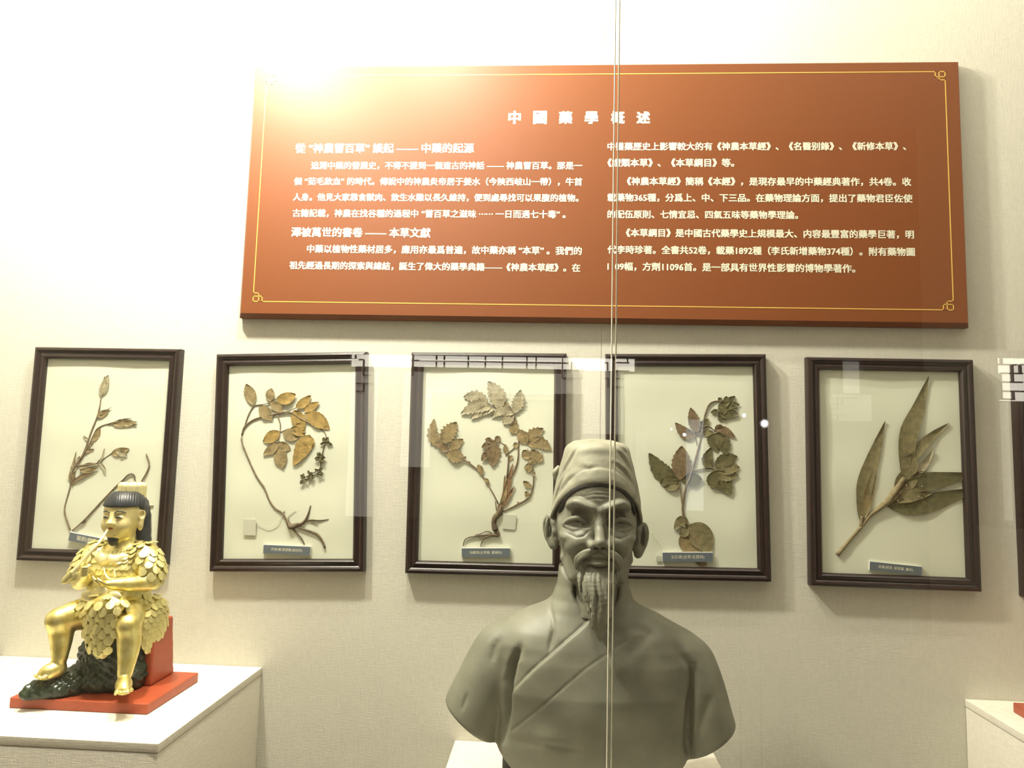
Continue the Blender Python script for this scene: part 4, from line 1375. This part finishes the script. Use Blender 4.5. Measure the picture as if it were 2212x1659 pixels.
# ================================================================== gilded seated figurine chewing a herb stalk
FO = np.array([-.855, -.218, -.473])            # middle of the base plate's top
MS = .001
fig = empty('seated_figurine', (FO[0], FO[1], -.4929), 'gilded seated figurine in a leaf scale cape holding a stalk to its mouth', 'figurine')
FL = (0, 0, FO[2] + .4929)
M_GOLD = mat('gold_leaf_polished', (.90, .82, .36, 1), .38, metal=.95, var=.2, var_scale=60, color2=(.76, .62, .20, 1), bump=.08, bump_scale=300)
M_GOLDM = mat('gold_leaf_matt', (.84, .76, .34, 1), .42, metal=.7, var=.15, var_scale=60)
M_GOLDP = mat('gold_leaf_pale', (.92, .83, .46, 1), .45, metal=.6)
M_GOLDF = mat('gold_face_matt', (.74, .64, .30, 1), .5, metal=.45, var=.12, var_scale=80)
M_BLACK = mat('black_paint', (.022, .026, .030, 1), .38, var=.3, var_scale=80)
M_ROCK = mat('black_green_rock', (.012, .020, .013, 1), .3, var=.5, var_scale=50, color2=(.035, .05, .025, 1), bump=.3, bump_scale=90)
M_REDP = mat('red_paint', (.40, .075, .028, 1), .42, var=.12, var_scale=50)
M_LIP = mat('lip_red', (.35, .04, .03, 1), .5)


def q2(px, py, y):
    w = W(px, py, FO[1] + y * MS)
    return (w - FO) / MS


box('base_plate', -.137, .137, -.095, .097, 0, .0199, M_REDP, fig, bevel=.003, seg=3)

Hc = q2(272, 1112, -2)
Hc[0] = 3.
sh = [np.array([s * 50., 6., 260.]) for s in (-1, 1)]
el = [q2(174, 1256, -20), q2(324, 1258, -12)]
wr = [q2(192, 1236, -92), q2(236, 1262, -78)]
kn = [q2(126, 1340, -78), q2(277, 1352, -80)]
an = [q2(127, 1438, -80), q2(267, 1472, -92)]
toe = [q2(86, 1460, -104), q2(268, 1494, -128)]

b = Clay((-125, -150, -4), (120, 85, 372), 1.75)
# head
b.ell(Hc + (0, 4, 8), (37, 42, 41))
b.ell(Hc + (0, -10, -18), (29, 31, 31), 12)
b.ell(Hc + (0, -26, -37), (13, 13, 11), 12)
for s in (-1, 1):
    b.ell(Hc + (s * 15, -25, -19), (12, 12, 12), 10)
    b.ell(Hc + (s * 13, -40, -2), (9, 6, 5), 4, 'sub')
    b.ell(Hc + (s * 13.5, -33, -2.5), (7, 6, 3.6), 2)
    b.ell(Hc + (s * 37, 4, 0), (6, 10, 13), 3)
    b.ell(Hc + (s * 40, 0, 1), (4, 6, 8), 2, 'sub')
    b.ell(Hc + (s * 37, 2, -19), (5.5, 6.5, 13), 5)
b.cap(Hc + (0, -35, 2), Hc + (0, -44, -13), 4, 5, 5)
b.ell(Hc + (0, -44, -14), (6.5, 6, 5), 3)
for s in (-1, 1):
    b.ell(Hc + (s * 5.5, -40, -15), (4, 5, 3.6), 2)
b.ell(Hc + (0, -34, -25), (8, 7, 4.5), 4)
b.cap(Hc + (0, 4, -30), (0, 8, 262), 22, 27, 8)
# trunk
b.ell((0, 18, 140), (60, 52, 44))
b.ell((0, 2, 188), (50, 44, 52), 18)
b.ell((0, 6, 238), (60, 40, 46), 18)
for i in (0, 1):
    b.ell(sh[i], (24, 24, 22), 14)
    b.chain([sh[i], (sh[i] + el[i]) / 2 + ((-1, 1)[i] * 6, 0, 0), el[i]], [22, 20, 15], 8)
    b.chain([el[i], (el[i] + wr[i]) / 2 + (0, 0, -1), wr[i]], [16, 13, 8], 6)
    hip = np.array([(-1, 1)[i] * 30, -5., 142.])
    b.chain([hip, (hip + kn[i]) / 2 + (0, 0, 4), kn[i]], [32, 26, 20], 10)
    b.ell(kn[i] + (0, -3, 3), (20, 20, 19), 8)
    mid = kn[i] * .62 + an[i] * .38
    b.chain([kn[i], mid + (0, 8, 0), an[i]], [18, 18.5, 10], 8)
    b.ell(an[i] + (0, 4, -6), (12, 13, 11), 6)
    d_ = toe[i] - an[i]; d_[2] = 0; d_ /= np.linalg.norm(d_)
    sd_ = np.array([-d_[1], d_[0], 0])
    base = an[i] + d_ * 8
    base[2] = toe[i][2] + 5
    b.chain([an[i] + d_ * 2 + (0, 0, -8), base + d_ * 8, toe[i] - d_ * 6 + (0, 0, 1)], [12, 12, 8], 6)
    b.ell(toe[i] - d_ * 11, (14.5, 12, 7.5), 5)
    for k in range(5):
        o_ = (k - 2) * 6.6
        t0 = toe[i] - d_ * 7 + sd_ * o_
        t1 = toe[i] + d_ * (6 - abs(k - 1.5) * 1.3) + sd_ * o_ * 1.05 - (0, 0, 1.)
        b.cap(t0, t1, 3.0, 3.0, .3)
# hands: palms and fingers
lw, rw = wr[1], wr[0]
b.ell(lw + (-8, -4, 1), (11, 9, 6), 5)
for k in range(4):
    p0 = lw + (-12, -9 + k * 4.2, 2 - k * .5)
    p1 = p0 + (-10 + k * 1.0, -4, 8 - k * 2.2)
    p2 = p1 + (-6, 2, 6 - k * 2)
    b.chain([p0, p1, p2], [3.3, 3.0, 2.4], .8)
b.chain([lw + (-4, -10, 3), lw + (-9, -15, 8), lw + (-15, -15, 13)], [3.6, 3.2, 2.6], 1)
b.ell(rw + (-3, -5, 4), (8, 9, 10), 5)
for k in range(4):
    p0 = rw + (-6, -10, -5 + k * 5)
    p1 = p0 + (6, -9, 1)
    p2 = p1 + (8, 2, 1)
    b.chain([p0, p1, p2], [3.2, 3.0, 2.5], .8)
b.chain([rw + (-1, -6, 11), rw + (4, -11, 15), rw + (10, -12, 14)], [3.5, 3.1, 2.6], 1)
V, Q = b.mesh()
V = relax(V, Q, 1, .4)
body = clay_obj('body', V, Q, M_GOLD, fig, MS, FL)
body.data.materials.append(M_GOLDF)          # the face is matt, paler gilding
zc_ = V[Q].mean(1)[:, 2]
body.data.polygons.foreach_set('material_index', (zc_ > Hc[2] - 46).astype(np.int32))


def at_(o):
    o.location = FL
    return o


def mm(pts):
    return [np.array(p, float) * MS for p in pts]


# painted face: brows, eyes, lips, goatee
for s in (-1, 1):
    at_(tubes('eyebrow', [(mm([Hc + (s * 5, -39.5, 7), Hc + (s * 13, -38, 10.5), Hc + (s * 24, -30, 7.5)]), [.0009, .0014, .0007])], M_BLACK, fig, seg=6))
    at_(tubes('eye', [(mm([Hc + (s * 8, -39.5, -2.6), Hc + (s * 13, -39.8, -1.6), Hc + (s * 19, -36.5, -2.6)]), [.0009, .0025, .0009])], M_BLACK, fig, seg=8))
at_(tubes('lips', [(mm([Hc + (-5, -40.5, -24.5), Hc + (0, -41.6, -24), Hc + (6, -40, -24.5)]), [.001, .0019, .001])], M_LIP, fig, seg=8))
g = Clay((-30, -70, 230), (30, 10, 300), 1.6)
g.chain([Hc + (0, -28, -44), Hc + (0, -29, -54)], [11, 6], 3)
V, Q = g.mesh()
clay_obj('goatee', V, Q, M_BLACK, fig, MS, FL)

# hair: smooth cap with combed grooves, a lock falling down the back
g = Clay((-60, -60, 220), (60, 90, 390), 1.7)
g.ell(Hc + (0, 5, 12), (40.5, 46, 42))
hz = Hc[2] + 18
g.half(lambda x, y, z: (hz - 1.05 * np.clip(y - Hc[1] + 6, 0, 60) - .0 * x) - z, 2)
g.ell(Hc + (0, 34, 16), (22, 22, 26), 10)
g.chain([Hc + (4, 42, 18), Hc + (6, 50, -14), Hc + (12, 46, -48), Hc + (26, 40, -76)], [20, 19, 19, 12], 8)
V, Q = g.mesh()
V = relax(V, Q, 1)
N_ = vnormals(V, Q)
an_ = np.arctan2(V[:, 0] - Hc[0], V[:, 2] - Hc[2] + 20)
V = V + N_ * (.55 * np.sin(V[:, 0] * 1.35 + V[:, 1] * .55 + np.sin(V[:, 2] * .1) * 2))[:, None]
clay_obj('hair', V, Q, M_BLACK, fig, MS, FL)

# crown of rounded lobes
g = Clay((-50, -40, 330), (60, 70, 440), 1.7)
cz = q2(285, 1062, 22)[2]
for k in range(8):
    a = k / 8 * 2 * math.pi + .3
    p = np.array([Hc[0] + 21 * math.cos(a), Hc[1] + 24 + 16 * math.sin(a), cz])
    g.cap(p + (0, 0, -10), p + (0, 0, 12), 7.5, 8.2, 2)
g.ell((Hc[0], Hc[1] + 24, cz - 6), (20, 16, 10), 4)
V, Q = g.mesh()
clay_obj('crown', V, Q, M_GOLDP, fig, MS, FL)
# wire hoop on the crown
at_(tubes('wire_hoop', [([(q2(x, y, 26)) * MS for x, y in ((266, 1036), (275, 1026), (285, 1023), (291, 1028), (292, 1038))], [.0006, .0007])], M_BLACK, fig, seg=6))

# cape over shoulders and chest, skirt over the lap
g = Clay((-115, -85, 172), (112, 75, 300), 1.9)
g.ell((0, 3, 192), (54, 48, 52))
g.ell((0, 6, 236), (58, 44, 46), 18)
for i in (0, 1):
    g.ell(sh[i], (27, 28, 25), 14)
    g.chain([sh[i], (sh[i] + el[i]) / 2 + ((-1, 1)[i] * 6, 0, 0), el[i] + (0, 6, 12)], [26, 24, 19], 8)
g.cap((0, 6, 262), (0, 6, 320), 22, 26, 5, 'sub')
for i in (0, 1):
    g.cap(el[i] + (0, 0, -30), el[i] + ((0, -14, -8)), 22, 19, 4, 'sub')
V, Q = g.mesh()
V = relax(V, Q, 1)
cape = clay_obj('leaf_cape', V, Q, M_GOLD, fig, MS, FL)
cape_bvh = BVHTree.FromPolygons([Vector(v) for v in V], [tuple(q_) for q_ in Q.tolist()])

g = Clay((-95, -130, 45), (115, 95, 225), 1.9)
g.ell((0, -14, 160), (57, 66, 33))
g.ell((0, 8, 178), (57, 52, 30), 14)
ap = q2(214, 1362, -98)
Rt = np.array(Matrix.Rotation(.18, 3, 'Z'))
g.ell((ap[0], ap[1] + 4, ap[2] + 8), (33, 9, 52), 14)
g.ell((ap[0] + 2, ap[1] + 20, ap[2] + 44), (38, 26, 20), 16)
g.ell((62, 26, 128), (24, 48, 46), 14)
g.ell((70, 24, 96), (12, 40, 40), 10)
V, Q = g.mesh()
V = relax(V, Q, 1)
skirt = clay_obj('leaf_skirt', V, Q, M_GOLD, fig, MS, FL)
skirt_bvh = BVHTree.FromPolygons([Vector(v) for v in V], [tuple(q_) for q_ in Q.tolist()])

# one leaf scale, reused: a small convex leaf 13 mm long
nseg = 7
SV, SF = [], []
for i in range(nseg):
    t = i / (nseg - 1)
    w_ = 8.2 * math.sin(math.pi * (.12 + .80 * t)) ** .7
    for j in (-1, 0, 1):
        SV.append((j * w_ * MS, (.9 + 1.1 * (j == 0) + .9 * t) * MS, -16.5 * t * MS))
for i in range(nseg - 1):
    for j in (0, 1):
        a = i * 3 + j
        SF.append((a, a + 3, a + 4, a + 1))
n0 = len(SV)
SV += [(x, y - .0014, z) for x, y, z in SV]
SF += [(a + n0, b_ + n0, c_ + n0, d__ + n0) for d__, c_, b_, a in SF]
for i in range(nseg - 1):
    SF.append((i * 3, i * 3 + n0, i * 3 + 3 + n0, i * 3 + 3))
    SF.append((i * 3 + 2, i * 3 + 5, i * 3 + 5 + n0, i * 3 + 2 + n0))
SF.append(((nseg - 1) * 3, (nseg - 1) * 3 + n0, (nseg - 1) * 3 + 1 + n0, (nseg - 1) * 3 + 1))
SF.append(((nseg - 1) * 3 + 1, (nseg - 1) * 3 + 1 + n0, (nseg - 1) * 3 + 2 + n0, (nseg - 1) * 3 + 2))
scale_me = bpy.data.meshes.new('leaf_scale')
scale_me.from_pydata(SV, [], SF)
bm = bmesh.new(); bm.from_mesh(scale_me); bmesh.ops.recalc_face_normals(bm, faces=bm.faces); bm.to_mesh(scale_me); bm.free()
scale_me.materials.append(M_GOLDM)


def put_scale(bvh, org, dr, parent, lim=400):
    h_ = bvh.ray_cast(Vector(org), Vector(dr), lim)
    if h_[0] is None:
        return 0
    loc, nrm = h_[0], h_[1].normalized()
    if nrm.dot(Vector(dr)) > 0:
        nrm = -nrm
    if nrm.z < -.75:
        return 0
    down = (Vector((0, 0, -1)) - nrm * nrm.dot(Vector((0, 0, -1))))
    if down.length < .05:
        down = Vector((0, -1, 0))
    down.normalize()
    down = (down + nrm * .07).normalized()
    zax = -down
    yax = (nrm - zax * nrm.dot(zax)).normalized()
    xax = yax.cross(zax)
    M3 = Matrix((xax, yax, zax)).transposed() @ Matrix.Rotation(random.uniform(-.2, .2), 3, 'Y')
    o = bpy.data.objects.new('leaf_scale', scale_me)
    COL.objects.link(o)
    o.parent = parent
    s_ = random.uniform(.9, 1.12)
    o.matrix_local = Matrix.Translation(loc * MS) @ M3.to_4x4() @ Matrix.Scale(s_, 4)
    return 1


nsc = 0
for r in range(10):
    z = 290 - r * 10.5
    for k in range(21):
        a = math.radians(-188 + 11.2 * k + (5.6 if r % 2 else 0))      # from the left side round the front to the right
        dx, dy = math.cos(a), math.sin(a)
        nsc += put_scale(cape_bvh, (150 * dx, 5 + 150 * dy, z + 6 + (95 if r < 2 else 0)), (-dx, -dy, -.04 if r > 1 else -1.), cape, 175)
nsk = 0
for r in range(12):
    z = 196 - r * 10.5
    for k in range(17):
        a = math.radians(-135 + 10.5 * k + (5 if r % 2 else 0))
        dx, dy = math.cos(a), math.sin(a)
        if nsk > 150:
            break
        nsk += put_scale(skirt_bvh, (ap[0] * .3 + 170 * dx, 170 * dy, z + 4), (-dx, -dy, -.05), skirt, 170 - 46)

# smooth scalloped collar
g = Clay((-60, -60, 238), (65, 60, 305), 1.6)
for k in range(22):
    a = math.radians(-200 + k * 16.4)
    e = 1.0
    g.ell((38 * math.cos(a), 4 + 40 * math.sin(a), 262 - 9 * max(0, -math.sin(a)) - 2 * math.cos(k * math.pi)), (9, 9, 12), 7)
g.cap((0, 6, 262), (0, 8, 292), 34, 24, 8)
V, Q = g.mesh()
V = relax(V, Q, 1)
clay_obj('collar', V, Q, M_GOLDP, fig, MS, FL)

# stalk with a leafy end, from the mouth down to the left hand of the picture
mth = Hc + (-2, -45, -25)
st = [mth, q2(214, 1172, -76), q2(192, 1196, -90), q2(172, 1222, -98), q2(156, 1240, -102)]
at_(tubes('herb_stalk', [(mm(st), [.0022, .003, .0038, .0052, .006])], M_GOLDP, fig, seg=10, jitter=.1))
for (p, r_) in (((150, 1246), 10), ((140, 1254), 9), ((160, 1250), 8)):
    c_ = q2(p[0], p[1], -103)
    V, Fc = tube_data(mm([q2(168, 1226, -99), (q2(168, 1226, -99) + c_) / 2 + (0, -2, 0), c_, c_ + (-8, 0, -6)]), [.003, r_ * .0007, r_ * .0008, .0006], seg=8, flat=.35)
    at_(obj('stalk_leaf', V, Fc, M_GOLDM, fig, smooth=True))
# three pale round leaves hanging under the hands, curved tendril
for (px, py, rx, rz) in ((192, 1287, 17, 12), (219, 1279, 14, 14), (247, 1288, 15, 10)):
    c_ = q2(px, py, -86)
    bm = bmesh.new(); bmesh.ops.create_uvsphere(bm, u_segments=20, v_segments=12, radius=1)
    bmesh.ops.scale(bm, verts=bm.verts, vec=(rx * .95 * MS, 4 * MS, rz * .95 * MS))
    bmesh.ops.translate(bm, verts=bm.verts, vec=c_ * MS)
    at_(bm_obj('round_leaf', bm, M_GOLDP, fig, smooth=True))
at_(tubes('tendril', [(mm([q2(224, 1226, -64), q2(228, 1242, -68), q2(238, 1251, -70), q2(248, 1247, -70), q2(247, 1231, -66)]), [.0014, .0022, .0022, .0012])], M_GOLDP, fig, seg=8))

# rock seat, foot rock, red back of the seat
g = Clay((-120, -145, -3), (115, 100, 150), 2.4)
g.ell((2, 10, 55), (66, 62, 70))
g.ell((-12, 0, 20), (72, 62, 34), 12)
g.ell((40, -5, 22), (36, 50, 34), 10)
g.ell((38, -8, 82), (24, 34, 34), 10)
fr0, fr1 = q2(62, 1490, -98), q2(160, 1470, -60)
g.chain([(fr0[0] + 2, fr0[1], 10), ((fr0[0] + fr1[0]) / 2, (fr0[1] + fr1[1]) / 2, 14), (fr1[0], fr1[1], 18)], [14, 18, 20], 8)
g.half(lambda x, y, z: 0 - z)
V, Q = g.mesh()
N_ = vnormals(V, Q)
V = V + N_ * (2.6 * (np.abs(np.sin(V[:, 0] * .31 + 2 * np.sin(V[:, 2] * .13))) - .5) + 2.4 * (np.abs(np.sin(V[:, 2] * .22 + V[:, 0] * .12 + V[:, 1] * .1)) - .5))[:, None] * np.clip(V[:, 2:3] / 6, 0, 1)
V = V + N_ * (2.2 * np.abs(np.sin(V[:, 0] * .12 + V[:, 2] * .06)) + 2.6 * np.sin(V[:, 2] * .11 + V[:, 0] * .05) * np.sin(V[:, 1] * .09))[:, None] * np.clip(V[:, 2:3] / 6, 0, 1)
V[:, 2] = np.maximum(V[:, 2], 0)
clay_obj('rock_seat', V, Q, M_ROCK, fig, MS, FL)
g = Clay((20, -30, -3), (115, 100, 160), 2.4)
X, Y, Z = g.ax[0][:, None, None], g.ax[1][None, :, None], g.ax[2][None, None, :]
wq = 1 - np.clip(Z, 0, 150) / 150 * .22
dd = np.maximum(np.maximum(np.abs(X - 56) - 32 * wq, np.abs(Y - 42) - 44 * wq), np.maximum(Z - 122, -Z))
g.F = (dd + np.zeros(g.n)).astype(np.float32)
g.F = g.F + 0
V, Q = g.mesh()
V = relax(V, Q, 5)
V[:, 2] = np.maximum(V[:, 2], 0)
clay_obj('seat_back', V, Q, M_REDP, fig, MS, FL)
